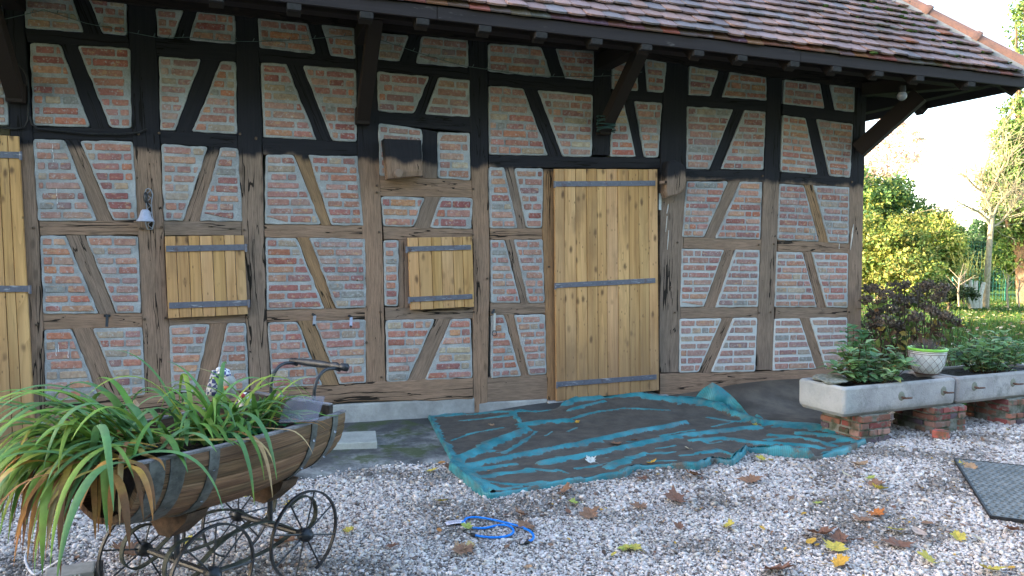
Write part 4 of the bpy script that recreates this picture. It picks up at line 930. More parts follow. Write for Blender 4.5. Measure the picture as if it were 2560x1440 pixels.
# ---------------------------------------------------------------- fallen leaves
MAP=[(0,-0.45),(0.07,-0.20),(0.42,-0.42),(0.44,-0.18),(0.66,-0.08),(0.52,0.08),(0.95,0.34),(0.66,0.40),(0.66,0.62),(0.40,0.56),(0.30,0.66),(0.30,0.86),(0.13,0.84),(0,1.08)]
MAPF=MAP+[(-x,y) for x,y in MAP[1:-1][::-1]]
def leafmesh(mb,c,size,rot,curl,tilt,col,shape='maple',seed=0,fold=0.0):
    rnd=random.Random(seed); 
    if shape=='maple': out=[(x*rnd.uniform(0.85,1.12),y*rnd.uniform(0.9,1.1)) for x,y in MAPF]
    else: out=[(0.36*math.sin(a)*(1+0.1*math.sin(3*a)),0.55*-math.cos(a)) for a in np.linspace(0,2*math.pi,13)[:-1]]
    Mx=Matrix.Rotation(rot,3,'Z')@Matrix.Rotation(tilt,3,'X')@Matrix.Rotation(fold,3,'Y')
    def P(x,y):
        r=x*x+y*y; z=curl*(abs(x)**1.5*0.55+0.30*y*y)+0.07*math.sin(6*x+seed)*abs(x)+0.10*noise.noise(Vector((x*3,y*3,seed)))
        return Vector(c)+Mx@Vector((x*size,y*size*0.9,z*size))
    ctr=(0,0.12); mb.col=(*[q*0.8 for q in col],1); ci=mb.vert(P(*ctr)); ro=[];ri=[]
    for x,y in out: 
        v=rnd.uniform(0.8,1.15); mb.col=(*[min(0.9,q*v) for q in col],1); ro.append(mb.vert(P(x,y)))
        mb.col=(*col,1); ri.append(mb.vert(P(ctr[0]+(x-ctr[0])*0.45,ctr[1]+(y-ctr[1])*0.45)))
    n=len(out)
    for i in range(n): j=(i+1)%n; mb.face((ri[i],ro[i],ro[j],ri[j])); mb.face((ci,ri[i],ri[j]))
    if shape=='maple':
        mb.col=(*[q*0.7 for q in col],1); s=P(0,-0.42); e=P(rnd.uniform(-0.3,0.3),-1.15); e.z=max(e.z,c[2]-0.005); mb.tube([s,(s+e)/2+Vector((0,0,0.006)),e],0.0011,4)
BR=(0.27,0.150,0.095); BR2=(0.215,0.11,0.075); TN=(0.40,0.26,0.16); YL=(0.52,0.42,0.09); YG=(0.36,0.40,0.10); OR=(0.50,0.17,0.05); PL=(0.62,0.52,0.36); PK=(0.48,0.36,0.30); DK=(0.10,0.065,0.05); YO=(0.52,0.31,0.06)
LV=[ # px,py,size m,colour,shape,label
(1407,1238,0.060,BR,'maple','brown curled leaf lying against the front hem of the teal netting'),
(1697,1258,0.085,BR2,'maple','largest crumpled brown leaf on the gravel before the tall door'),
(1601,1277,0.055,BR,'maple','brown leaf just left of and below the largest crumpled one'),
(1733,1195,0.065,BR,'maple','brown leaf touching the front edge of the netting under the door'),
(1607,1207,0.045,BR2,'maple','small brown leaf half under the netting hem, left of the door leaf'),
(1878,1212,0.070,BR,'maple','brown leaf on gravel in front of the lifted netting hem'),
(2140,1168,0.070,TN,'maple','tan arched leaf standing before the right tip of the netting'),
(2085,1187,0.035,BR2,'oval','small rust leaf left of the tan arched one'),
(2120,1197,0.042,PL,'maple','pale cream leaf below the tan arched one'),
(2172,1203,0.040,YG,'maple','yellow green leaf beside the pale cream one'),
(2182,1222,0.070,BR,'maple','brown leaf with a yellow one on it, right of the netting tip'),
(2196,1230,0.050,YL,'maple','yellow leaf lying on a brown one, right of the netting tip'),
(2186,1293,0.055,OR,'maple','bright orange leaf on the gravel'),
(2152,1311,0.055,BR,'maple','brown leaf left below the bright orange one'),
(2236,1334,0.060,YL,'maple','yellow star shaped leaf right below the orange one'),
(2297,1340,0.065,PK,'oval','pale pinkish curled leaf between gravel and mat'),
(2317,1318,0.050,BR,'oval','brown curled leaf above the pale pinkish one'),
(2047,1345,0.085,BR2,'maple','large dark brown leaf pointing left at the lower right'),
(2106,1362,0.060,BR2,'maple','brown leaf touching the right tip of the large dark one'),
(2027,1364,0.050,YO,'oval','smooth golden leaf at the tip of the large dark brown one'),
(2085,1384,0.065,YL,'maple','yellow and white folded leaf below the large dark one'),
(2245,1376,0.080,BR2,'maple','brown star shaped leaf near the bottom right'),
(2093,1422,0.055,YO,'maple','golden leaf at the bottom edge, right of centre'),
(2325,1413,0.060,YL,'maple','yellow leaf at the bottom edge below the brown star leaf'),
(2470,1434,0.060,YL,'maple','pale yellow leaf cut by the bottom edge at the right'),
(2398,1357,0.045,YL,'maple','small yellow leaf below the corner of the black mat'),
(2445,1358,0.050,PL,'oval','cream curled leaf right of the small yellow one below the mat'),
(2398,1168,0.042,YL,'maple','yellow leaf curled over the corner of the black mat'),
(2423,1180,0.050,TN,'maple','tan leaf lying on the black mat'),
(1587,1384,0.055,YL,'maple','yellow part of the pair of leaves at bottom centre'),
(1566,1379,0.045,YG,'maple','green leaf in the pair at bottom centre'),
(1534,1397,0.028,YL,'oval','tiny yellow leaf left of the pair at bottom centre'),
(1818,1326,0.045,YL,'maple','yellow leaf alone on the gravel in front of the dark leaves'),
(1778,1345,0.030,DK,'oval','small dark leaf left below the lone yellow leaf'),
(1662,1378,0.034,BR,'oval','small flat brown leaf right of the pair at bottom centre'),
(1307,1296,0.055,BR,'maple','brown leaf above the blue cord'),
(1318,1322,0.065,BR,'maple','brown leaf beneath the blue cord'),
(1266,1298,0.030,BR2,'oval','small rust leaf left above the blue cord'),
(1170,1331,0.040,YG,'maple','yellow green leaf under the blue cord beside its tag'),
(1162,1392,0.062,BR,'maple','brown leaf below the blue cord'),
(1145,1385,0.040,TN,'maple','tan leaf overlapping the brown one below the blue cord'),
(1181,1372,0.032,(0.50,0.36,0.16),'maple','ochre leaf just below the end of the blue cord'),
(1208,1358,0.030,BR,'oval','small brown leaf below the loop of the blue cord'),
(1267,1377,0.034,BR,'oval','flat brown leaf below the right hook of the blue cord'),
(1376,1375,0.034,BR,'oval','brown leaf to the right of the blue cord'),
(1098,1336,0.030,(0.45,0.2,0.07),'oval','orange brown leaf left of the cord tag'),
(1438,1267,0.038,YG,'maple','yellow green leaf below the front corner of the netting'),
(1477,1300,0.060,BR,'maple','brown leaf on gravel halfway between cord and door'),
(1420,1288,0.030,BR2,'oval','small brown leaf left of the halfway one'),
(1104,1165,0.045,(0.45,0.22,0.08),'oval','orange brown leaf beside the left corner of the netting'),
(1120,1177,0.045,BR2,'maple','dark brown leaf tucked at the left corner of the netting'),
(1080,1182,0.035,YL,'maple','pale yellow leaf left of the netting corner'),
(1105,1262,0.040,YL,'maple','yellow leaf on gravel left of the rolled netting corner'),
(1010,1042,0.050,(0.30,0.12,0.08),'maple','rust leaf at the foot of the wall by the middle post'),
(1229,1072,0.030,TN,'maple','small tan leaf on the left part of the netting'),
(1441,1064,0.028,YO,'maple','small yellow leaf high on the netting'),
(1541,1118,0.050,BR,'maple','brown leaf lying on the long fold of the netting'),
(1587,1109,0.035,BR,'maple','smaller brown leaf at the right on the netting fold'),
(1478,1165,0.045,(0.66,0.66,0.62),'maple','white leaf on the dirt of the netting'),
(1890,1073,0.035,YL,'maple','yellow leaf caught at the foot of the netting peak'),
(1627,1168,0.040,YO,'maple','golden leaf near the front hem of the netting'),
(1221,1188,0.026,TN,'oval','tiny tan leaf near the front left folds of the netting'),
(1905,1158,0.045,YL,'maple','yellow leaf under the lifted hem of the netting'),
(1927,1157,0.035,YO,'oval','golden leaf beside the yellow one under the lifted hem'),
(1930,1437,0.10,BR2,'maple','large brown leaf cut by the bottom edge of the view'),
(868,1338,0.035,YL,'maple','yellow leaf right of the front wheel of the cart'),
(720,1270,0.045,YL,'maple','yellow leaf seen between the cart wheels'),
(617,1252,0.040,YL,'oval','yellow leaf seen behind the far cart wheel'),
(700,1366,0.085,BR,'maple','brown leaf lying behind the front wheel of the cart'),
(470,1368,0.045,YL,'maple','yellow leaf under the cart between the springs'),
(330,1396,0.09,BR,'maple','pinkish brown leaf under the left wheels of the cart'),
(280,1380,0.030,YL,'oval','small yellow leaf behind the left cart wheel'),
(1440,1330,0.030,DK,'oval','dark leaf to the right of the cord end'),
(1720,1130,0.026,PL,'maple','pale scrap of leaf on the netting'),
(2440,1270,0.035,BR,'oval','small brown leaf left of the mat edge'),
(2368,1300,0.040,BR,'oval','brown leaf between the pinkish one and the mat'),
(1980,1255,0.030,BR,'maple','small brown leaf centre right on the gravel'),
(2045,1265,0.030,YG,'maple','small yellow green leaf centre right on the gravel'),
(1905,1330,0.030,YO,'oval','small golden leaf left of the large dark one'),
(2350,1205,0.030,BR,'oval','small brown leaf left of the yellow leaf on the mat'),
(2455,1105,0.035,BR,'oval','brown leaf on gravel before the right trough'),
(2520,1080,0.035,YL,'oval','yellow leaf on gravel at the foot of the right pier'),
(1700,1330,0.035,BR2,'maple','brown leaf right of the lone small one by the bottom pair'),
(1320,1430,0.035,TN,'oval','tan leaf at the bottom edge below the cord'),
(960,1300,0.035,DK,'oval','dark leaf on gravel right of the cart'),
(980,1375,0.035,BR2,'maple','brown leaf on gravel well right of the front wheel'),
(2530,1335,0.05,BR2,'maple','brown leaf just below the black mat'),
(90,1290,0.045,BR,'oval','brown leaf on gravel under the hanging leaf blades')]
for i,(px,py,sz,col,sh,lab) in enumerate(LV):
    p=G(px,py); rnd=random.Random(i*13+5)
    z=p.z+0.026; sz*=1.35
    if inside(p.x,p.y,NW): z=zat(p.x,p.y)+0.008
    mb=MB(); leafmesh(mb,(p.x,p.y,z),sz,rnd.uniform(0,6.28),rnd.uniform(0.15,0.9),rnd.uniform(-0.12,0.45),col,sh,i,rnd.uniform(-0.25,0.25))
    zm=min(v[2] for v in mb.v); dz=max(0,(p.z+0.008)-zm) if not inside(p.x,p.y,NW) else max(0,(z-0.006)-zm)
    mb.v=[(a,b,c+dz) for a,b,c in mb.v]
    tagp(mb.build('fallen_leaf',MAT['dryleaf']),lab,'leaf','fallen leaves on the yard')
# tiny scraps of leaf and twig: nobody could count them
mb=MB(); rnd=random.Random(77)
for i in range(7500):
    x=rnd.uniform(-1.5,7.5) if i<3800 else rnd.uniform(1.5,7.0); y=rnd.uniform(-4.1,-1.0)
    if inside(x,y,NW) or y>aply(x) : continue
    if rnd.random()>0.25+0.75*sst(-0.1,0.5,noise.noise(Vector((x*1.3,y*2.2,2)))+0.25*sst(1.5,4,x)): continue
    c=rnd.choice([BR,BR2,DK,DK,(0.14,0.10,0.08),TN,DK,(0.16,0.12,0.09),YO]) ; sz=rnd.uniform(0.008,0.022) if i%9 else rnd.uniform(0.022,0.038)
    leafmesh(mb,(x,y,gh(x,y)+0.014),sz,rnd.uniform(0,6.3),rnd.uniform(0,0.8),rnd.uniform(-0.5,0.5),c,'oval',i)
tagp(mb.build('leaf_litter',MAT['dryleaf']),kind='stuff')
# ---------------------------------------------------------------- blue bungee cord
t=thing('bungee_cord','blue elastic cord with black hooks and a white tag on the gravel','cord',tuple(G(1230,1340)))
BL=simple('blue braided rubber',(0.003,0.16,0.60),(0.008,0.24,0.78),90,0.45,0,0.3,0.001)
path=[(1162,1312),(1165,1306),(1185,1303),(1215,1307),(1245,1313),(1285,1323),(1310,1331),(1328,1341),(1335,1352),(1331,1362),(1320,1365)]
mb=MB(); sp=lambda pl,z=0.026:[G(x,y)+Vector((0,0,z)) for x,y in pl]
def smooth_pts(p,it=2):
    for _ in range(it):
        q=[p[0]]
        for a,b in zip(p[:-1],p[1:]): q+= [a.lerp(b,0.25),a.lerp(b,0.75)]
        q.append(p[-1]); p=q
    return p
mb.tube(smooth_pts(sp(path)),0.0068,8)
path2=[(1180,1328),(1200,1330),(1220,1328),(1245,1321),(1265,1321),(1280,1327),(1285,1337),(1278,1346),(1255,1352),(1225,1353),(1203,1350),(1186,1347)]
mb.tube(smooth_pts(sp(path2,0.020)),0.0068,8)
mb.tube(smooth_pts(sp([(1162,1312),(1155,1314),(1157,1320),(1163,1322)],0.02)),0.0068,8)
mb.build('cord',BL,t,smooth=True)
for pl in([(1188,1348),(1176,1345)],[(1322,1364),(1313,1368)]):
    mb=MB(); q=sp(pl,0.022); mb.tube([q[0],q[0].lerp(q[1],0.5),q[1]],[0.010,0.011,0.008],9); e=q[1]+(q[1]-q[0])*0.9; mb.tube(smooth_pts([q[1],e,e+(q[1]-q[0])*0.7+Vector((0,0.012,0.004)),e+Vector((0.0,0.03,0.004))]),0.0035,7); mb.build('hook',MAT['black'],t,smooth=True)
mb=MB(); a,b=G(1115,1317)+Vector((0,0,0.022)),G(1162,1313)+Vector((0,0,0.024)); d=(b-a).normalized(); s_=Vector((-d.y,d.x,0))*0.027; rws=[]
for i in range(9):
    u_=i/8; c=a.lerp(b,u_)+Vector((0,0,0.006*math.sin(u_*3.1)-0.004)); rws.append([mb.vert(c-s_+Vector((0,0,0.001))),mb.vert(c+s_),mb.vert(c+s_-Vector((0,0,0.0015))),mb.vert(c-s_-Vector((0,0,0.0005)))])
for p_,q_ in zip(rws[:-1],rws[1:]):
    for k_ in range(4): mb.face((p_[k_],q_[k_],q_[(k_+1)%4],p_[(k_+1)%4]))
tag=mb.build('tag',simplec('white paper tag',(0.72,0.68,0.76),0.5),t)
mb=MB(); 
for i in range(16):
    u_=0.12+i*0.042; c=a.lerp(b,u_)+Vector((0,0,0.006*math.sin(u_*3.1)-0.0022)); w_=0.0004+0.0006*((i*7)%3); mb.box(c+s_*0.1,(w_*1.4,0.036,0.0006),Matrix.Rotation(math.atan2(d.y,d.x),3,'Z'))
mb.build('printed_lines',simplec('grey print',(0.42,0.40,0.46)),tag)
# ---------------------------------------------------------------- black ring mat
p0=Gz(2388,1150,0.02); p1=Gz(2480,1293,0.02); dL=(p1-p0); dL.z=0; p2=Gz(2560,1300,0.02); 
ex=Vector((p2.x-p1.x,p2.y-p1.y,0)).normalized(); ex=Vector((0.86,0.51,0)) if ex.length<0.1 else ex
Ld=dL.length; ey=(-dL).normalized(); 
t=thing('ring_mat','black rubber mat with round holes lying on the gravel at the right','mat',(p1.x,p1.y,0.0))
mb=MB(); cs=0.043; nx=20; ny=int(Ld/cs); th=0.016; zt=0.030
ax_=ex; 
ang_=math.degrees(math.acos(max(-1,min(1,ex.dot(ey))))); print('mat angle',ang_,'len',Ld)
ax_=Vector((ey.y,-ey.x,0)) 
for i in range(nx):
    for j in range(ny):
        c=p1+ax_*((i+0.5)*cs)+ey*((j+0.5)*Ld/ny); c.z=zt; hs=ax_*(cs*0.16*(1 if j%2 else -1)); cy=Ld/ny; m=12
        off=0
        outer=[];inner=[];innb=[];outb=[]
        for k_ in range(m):
            a=2*math.pi*k_/m+math.pi/4; ca,sa=math.cos(a),math.sin(a); s_=1/max(abs(ca),abs(sa))
            o_=c+ax_*(ca*s_*cs/2)+ey*(sa*s_*cy/2); q=c+hs+ax_*(ca*cs*0.32)+ey*(sa*cy*0.33)
            outer.append(mb.vert(o_)); inner.append(mb.vert(q+Vector((0,0,0.002)))); innb.append(mb.vert(q-Vector((0,0,th))))
            outb.append(mb.vert(o_-Vector((0,0,th))))
        for k_ in range(m):
            k2=(k_+1)%m; mb.face((outer[k_],outer[k2],inner[k2],inner[k_])); mb.face((inner[k_],inner[k2],innb[k2],innb[k_]))
            if (j==0 or i==0): mb.face((outer[k_],outb[k_],outb[k2],outer[k2]))
mb.build('mat_body',MAT['rubber'] if 'rubber' in MAT else simple('worn black rubber',(0.12,0.13,0.13),(0.20,0.21,0.21),14,0.75,0,0.4,0.002),t)
mb=MB(); a=p1-ax_*0.006-ey*0.006; b=p1+ey*(Ld+0.006)-ax_*0.006; c=p1+ax_*(nx*cs)-ey*0.006; e_=c+ey*(Ld+0.012)
for s_,f_ in((a,b),(a,c),(b,e_)): mb.beam((s_.x,s_.y,zt-0.008),(f_.x,f_.y,zt-0.008),0.014,0.022)
mb.build('mat_rim',MAT['black'],t)
# ---------------------------------------------------------------- stone troughs on brick piers
TA=R(5.6); tu=Vector((math.cos(TA),math.sin(TA),0)); tv=Vector((-math.sin(TA),math.cos(TA),0)); TM=Matrix((tu,tv,Vector((0,0,1)))).transposed()
k=NM('trough stone',0.9,0.2); v=k.vec('pos'); n=k.noise(v,2.6,6,0.65); f=k.noise(v,70,4); p_=k.sep(v)
c=k.mix(k.ramp(n,0.35,0.65),(0.33,0.305,0.30),(0.47,0.43,0.415)); c=k.mix(k.ramp(k.noise(v,6,5,0.7),0.50,0.68,0,0.65),c,(0.20,0.20,0.19)); c=k.mix(k.ramp(f,0.55,0.75,0,0.4),c,(0.16,0.15,0.15))
zt_=k.math('ADD',p_[2],k.math('MULTIPLY',k.math('SUBTRACT',k.noise(v,9,5),0.5),0.16)); c=k.mix(k.ramp(zt_,0.24,0.34,0.55,0),c,(0.17,0.165,0.14)); c=k.mix(k.ramp(zt_,0.44,0.50,0,0.35),c,(0.22,0.21,0.20))
c=k.mix(k.ramp(p_[0],4.5,4.85,0.55,0),c,k.mix(n,(0.30,0.33,0.33),(0.52,0.53,0.51)))
MAT['trough']=k.done(c,k.bump(k.math('ADD',n,f),0.6,0.008))
MAT['soil']=simple('potting soil',(0.025,0.02,0.016),(0.06,0.048,0.038),30,0.95,0,1.0,0.02)
MAT['rust']=simple('rusty iron',(0.08,0.045,0.035),(0.16,0.085,0.06),40,0.8,0.2,0.5,0.002)
def trough(org,L,Wd,z0,z1,label,rings):
    t=thing('stone_trough',label,'trough',(org[0],org[1],0),'stone troughs on brick piers')
    wt=0.055; bm=bmesh.new(); 
    def ring(x0,y0,x1,y1,z,r,seg=5):
        out=[]
        for cx,cy,a0 in((x1-r,y1-r,0),(x0+r,y1-r,90),(x0+r,y0+r,180),(x1-r,y0+r,270)):
            for i in range(seg+1): a=R(a0+90*i/seg); out.append((cx+r*math.cos(a),cy+r*math.sin(a),z))
        return out
    mb=MB(); O=Vector((org[0],org[1],0)); h=z1-z0
    prof=[(0.03,z0,0.02),(0.004,z0+0.03,0.03),(0.0,z0+0.06,0.035),(0.0,z1-0.02,0.035),(0.006,z1-0.006,0.035),(0.016,z1,0.03),(wt-0.01,z1,0.03),(wt,z1-0.015,0.03),(wt+0.01,z0+0.08,0.03)]
    rr=[]
    for ins,z,r in prof:
        row=[]
        pts=ring(ins,ins,L-ins,Wd-ins,z,r); dn=[]
        for i in range(len(pts)):
            a=pts[i];b=pts[(i+1)%len(pts)]; l=math.hypot(b[0]-a[0],b[1]-a[1]); m=max(1,int(round(l/0.05))) if l>0.1 else 1
            for k_ in range(m): dn.append((lerp(a[0],b[0],k_/m),lerp(a[1],b[1],k_/m),z))
        for x,y,z_ in dn:
            q=O+tu*x+tv*y+Vector((0,0,z_)); nn=0.006*noise.noise(q*5)+0.003*noise.noise(q*21); d=(Vector((x-L/2,y-Wd/2,0))).normalized(); q=q+(tu*d.x+tv*d.y)*nn*(1.6 if x<0.06 else 1)+Vector((0,0,nn*0.5)); row.append(mb.vert(q))
        rr.append(row)
    m=min(len(r_) for r_ in rr)
    for a,b in zip(rr[:-1],rr[1:]):
        n=len(a)
        if len(b)==n:
            for i in range(n): mb.face((a[i],a[(i+1)%n],b[(i+1)%n],b[i]))
        else:
            for i in range(n):
                i2=(i+1)%n; j=int(round(i*len(b)/n))%len(b); j2=int(round((i+1)*len(b)/n))%len(b)
                if j!=j2: mb.face((a[i],a[i2],b[j2],b[j]))
                else: mb.face((a[i],a[i2],b[j]))
    mb.face(rr[0][::-1]); mb.build('trough_body',MAT['trough'],t)
    mb=MB(); nx,ny=24,8; P={}
    for i in range(nx+1):
        for j in range(ny+1):
            x=lerp(wt,L-wt,i/nx);y=lerp(wt,Wd-wt,j/ny);q=O+tu*x+tv*y; P[i,j]=mb.vert((q.x,q.y,z1-0.03+0.02*noise.noise(q*8)+0.01*noise.noise(q*31)))
    for i in range(nx):
        for j in range(ny): mb.face((P[i,j],P[i+1,j],P[i+1,j+1],P[i,j+1]))
    mb.build('soil',MAT['soil'],t)
    for x,z in rings:
        c=O+tu*x+Vector((0,0,z)); mb=MB(); 
        mb.tube([c+tv*0.02,c-tv*0.045],0.007,7); cc=c-tv*0.06
        mb.tube([cc+tu*(0.042*math.cos(a))+tv*(0.030*math.sin(a))*-1+Vector((0,0,0.006*math.sin(a))) for a in np.linspace(0,2*math.pi,19)],0.0065,7,False)
        mb.build('iron_ring',MAT['rust'],t)
        mb=MB(); mb.lathe([(0.0001,0.008),(0.03,0.006),(0.044,0.0)],c+Vector((0,0,0.005)),9,Matrix.Rotation(R(90),3,'X')); mb.build('lime_patch',simplec('green stained lime',(0.24,0.24,0.19),0.9),t)
    return t
trough((4.56,-1.91),1.395,0.50,0.245,0.495,'left stone trough with iron rings, nearer the barn',[(0.68,0.375),(1.22,0.385)])
trough((5.975,-1.772),1.45,0.50,0.25,0.50,'right stone trough, cut off by the right edge of the view',[(0.22,0.40),(0.78,0.40)])
def pier(x0,x1,y0,y1,z1,label,seed):
    rnd=random.Random(seed); t=thing('brick_pier',label,'pier',((x0+x1)/2,(y0+y1)/2,0),'brick piers under the troughs')
    mb=MB(); z0=-0.05; g=0.006
    # mortar core
    c=Vector(((x0+x1)/2,(y0+y1)/2,(z0+z1)/2)); mb.col=(0,0,0,1); mb.box(c,(x1-x0-0.02,y1-y0-0.02,z1-z0),TM,ch=0.01); mb.build('pier_mortar',MAT['piermortar'],t)
    rows=4; ph=(z1)/rows
    mb=MB()
    for r in range(rows):
        z=r*ph+ph*0.48; 
        for face in range(4):
            Lw=(x1-x0) if face%2==0 else (y1-y0); s=-Lw/2; first=True
            off=rnd.choice([0,0.11])
            while s<Lw/2-0.03:
                l=rnd.choice([0.21,0.10,0.22,0.11]); 
                if first and off: l=0.10; first=False
                l=min(l,Lw/2-s); 
                if l<0.03: break
                dd=0.05; outd=((y1-y0) if face%2==0 else (x1-x0))/2-dd/2+rnd.uniform(-0.004,0.010)
                a=face*math.pi/2; loc=Vector((s+l/2,-outd,0)); loc=Matrix.Rotation(a,3,'Z')@loc
                v=rnd.uniform(0.6,1.15); b=rnd.choice([(0.30,0.09,0.08),(0.22,0.08,0.08),(0.32,0.14,0.10),(0.14,0.10,0.12),(0.36,0.20,0.16)]); mb.col=(*[q*v for q in b],1)
                if rnd.random()<0.85: mb.box(Vector((c.x,c.y,z))+TM@loc,(l-0.014,dd,ph*rnd.uniform(0.66,0.8)),TM@Matrix.Rotation(a+rnd.uniform(-0.03,0.03),3,'Z'),ch=0.005)
                s+=l
    mb.build('bricks',MAT['pierbrick'],t)
k=NM('green stained mortar',0.95,0.1); n=k.noise(k.vec('pos'),9,5,0.65); MAT['piermortar']=k.done(k.mix(k.ramp(n,0.35,0.65),(0.075,0.085,0.055),(0.24,0.23,0.205)),k.bump(n,0.9,0.012))
k=NM('pier brick',0.9,0.15); n=k.noise(k.vec('pos'),14,5,0.65); c=k.mix(k.ramp(n,0.50,0.64,0,0.85),k.attr(),(0.24,0.23,0.20)); c=k.mix(k.ramp(k.noise(k.vec('pos'),7,4),0.50,0.66,0,0.8),c,(0.06,0.07,0.04)); MAT['pierbrick']=k.done(c,k.bump(n,0.8,0.006))
pier(4.74,5.10,-1.88,-1.45,0.245,'brick pier at the left end of the left trough',1)
pier(5.64,6.06,-1.80,-1.38,0.250,'brick pier under the joint of the two troughs',2)
pier(6.66,7.08,-1.72,-1.28,0.252,'brick pier at the right, under the right trough',3)
mb=MB(); q=G(2352,1098); mb.col=(0.46,0.12,0.09,1); mb.box((q.x,q.y,0.045),(0.10,0.12,0.065),Matrix.Rotation(0.5,3,'Z'),ch=0.006); tagp(mb.build('loose_brick',MAT['pierbrick']),'loose red brick on the gravel before the middle pier','brick')
mb=MB(); bm=bmesh.new(); bmesh.ops.create_icosphere(bm,subdivisions=3,radius=1)
for v_ in bm.verts: v_.co=Vector((v_.co.x*0.21,v_.co.y*0.13,v_.co.z*0.028))*(1+0.35*noise.noise(v_.co*1.6)); v_.co+=Vector((0,0,0.012*noise.noise(v_.co*30)))
p=Gz(2050,938,0.515); mb.addbm(bm,Matrix.Translation(Vector((4.70,-1.60,0.515)))@Matrix.Rotation(0.9,4,'Z')); tagp(mb.build('flat_stone',simple('lichen stone',(0.22,0.22,0.18),(0.42,0.42,0.36),40,0.95,0,0.9,0.01)),'flat rough stone lying on the left end of the left trough','stone')
# ---------------------------------------------------------------- leafy plants
def leafquad(mb,c,dirv,nrm,L,Wd,col,tip=None,sag=0.15):
    """a small leaf: two halves folded on the midrib, pointed"""
    d=dirv.normalized(); s=d.cross(nrm)
    if s.length<1e-4: s=d.cross(Vector((0.3,0.5,0.8)))
    s.normalize(); n=s.cross(d).normalized(); tip=tip or col
    mb.col=(*col,1); b=mb.vert(c); m1=mb.vert(c+d*L*0.42+s*Wd*0.5+n*Wd*0.15); m2=mb.vert(c+d*L*0.42-s*Wd*0.5+n*Wd*0.15); mm=mb.vert(c+d*L*0.5)
    if L>0.058 and L<0.12:
        a1=mb.vert(c+d*L*0.74+s*Wd*0.42+n*Wd*0.08-n*L*sag*0.4); a2=mb.vert(c+d*L*0.74-s*Wd*0.42+n*Wd*0.08-n*L*sag*0.4); mb.col=(*tip,1); e=mb.vert(c+d*L-n*L*sag)
        mb.face((b,m1,mm)); mb.face((b,mm,m2)); mb.face((m1,a1,e,mm)); mb.face((mm,e,a2,m2)); return
    mb.col=(*tip,1); e=mb.vert(c+d*L-n*L*sag)
    mb.face((b,m1,mm)); mb.face((b,mm,m2)); mb.face((m1,e,mm)); mb.face((mm,e,m2))
def rvec(r): 
    z=r.uniform(-1,1);a=r.uniform(0,6.283);q=math.sqrt(1-z*z); return Vector((q*math.cos(a),q*math.sin(a),z))
def bush(name,label,cat,base,stems,hgt,spread,leafL,leafW,cols,seed,perstem=16,stemcol=(0.10,0.055,0.03),group=None,sx=1.0,sy=1.0,lowstart=0.15):
    rnd=random.Random(seed); t=thing(name,label,cat,tuple(base),group); mb=MB(); ms=MB(); base=Vector(base)
    for i in range(stems):
        a=rnd.uniform(0,6.283); rr=spread*math.sqrt(rnd.random()); top=base+Vector((rr*math.cos(a)*sx,rr*math.sin(a)*sy,hgt*rnd.uniform(0.45,1.0)*(1-0.45*(rr/spread)**2)))
        root=base+Vector(((top.x-base.x)*0.45,(top.y-base.y)*0.45,0)); mid=root.lerp(top,0.5)+Vector((0,0,0.04*hgt)); pts=smooth_pts([root,mid,top],2)
        ms.col=(*stemcol,1); ms.tube(pts,[lerp(0.004,0.0018,k/(len(pts)-1)) for k in range(len(pts))],5)
        for k in range(perstem):
            s=lerp(lowstart,1.0,(k+rnd.random())/perstem); f=s*(len(pts)-1); q=pts[int(min(f,len(pts)-2))].lerp(pts[int(min(f,len(pts)-2))+1],f-int(min(f,len(pts)-2)))
            ang=k*2.4+rnd.uniform(-0.4,0.4); d=Vector((math.cos(ang),math.sin(ang),rnd.uniform(-0.15,0.75))); c=rnd.choice(cols); v=rnd.uniform(0.65,1.3); c=tuple(x*v for x in c)
            L=leafL*rnd.uniform(0.6,1.15); tip=c if rnd.random()<0.75 else (c[0]*2.2,c[1]*0.9,c[2]*0.8); leafquad(mb,q,d,Vector((0,0,1)),L,leafW*L/leafL,c,tip,rnd.uniform(0,0.3))
    mb.build('foliage',MAT['leaf'],t); ms.build('stems',MAT['bark'],t); return t
GR=[(0.20,0.36,0.15),(0.25,0.41,0.19),(0.17,0.32,0.15),(0.33,0.47,0.27),(0.27,0.43,0.15)]
p=Vector((5.12,-1.66,0.47)); bush('trough_shrub','leafy green shrub with reddish tips filling the left trough','shrub',p,26,0.44,0.46,0.115,0.072,GR+[(0.16,0.20,0.10)],11,15,sx=1.0,sy=0.5)
p=Vector((6.72,-1.48,0.47)); bush('trough_shrub','leafy green shrub in the right trough','shrub',p,34,0.44,0.44,0.100,0.060,GR+[(0.09,0.16,0.085)],12,15,sx=1.1,sy=0.5)
p=Vector((4.98,-1.55,0.48)); bush('sapling','single tall sprig with round leaves rising from the left trough against the corner','sapling',p,4,0.80,0.10,0.095,0.075,[(0.10,0.23,0.10),(0.13,0.27,0.12)],5,9,lowstart=0.5)
p=Vector((6.05,-1.0,0.02)); bush('low_plant','yellowing broad leaved plant behind the left trough','plant',p,16,0.60,0.30,0.11,0.075,[(0.16,0.20,0.06),(0.38,0.26,0.10),(0.30,0.15,0.09),(0.10,0.17,0.05)],15,7)
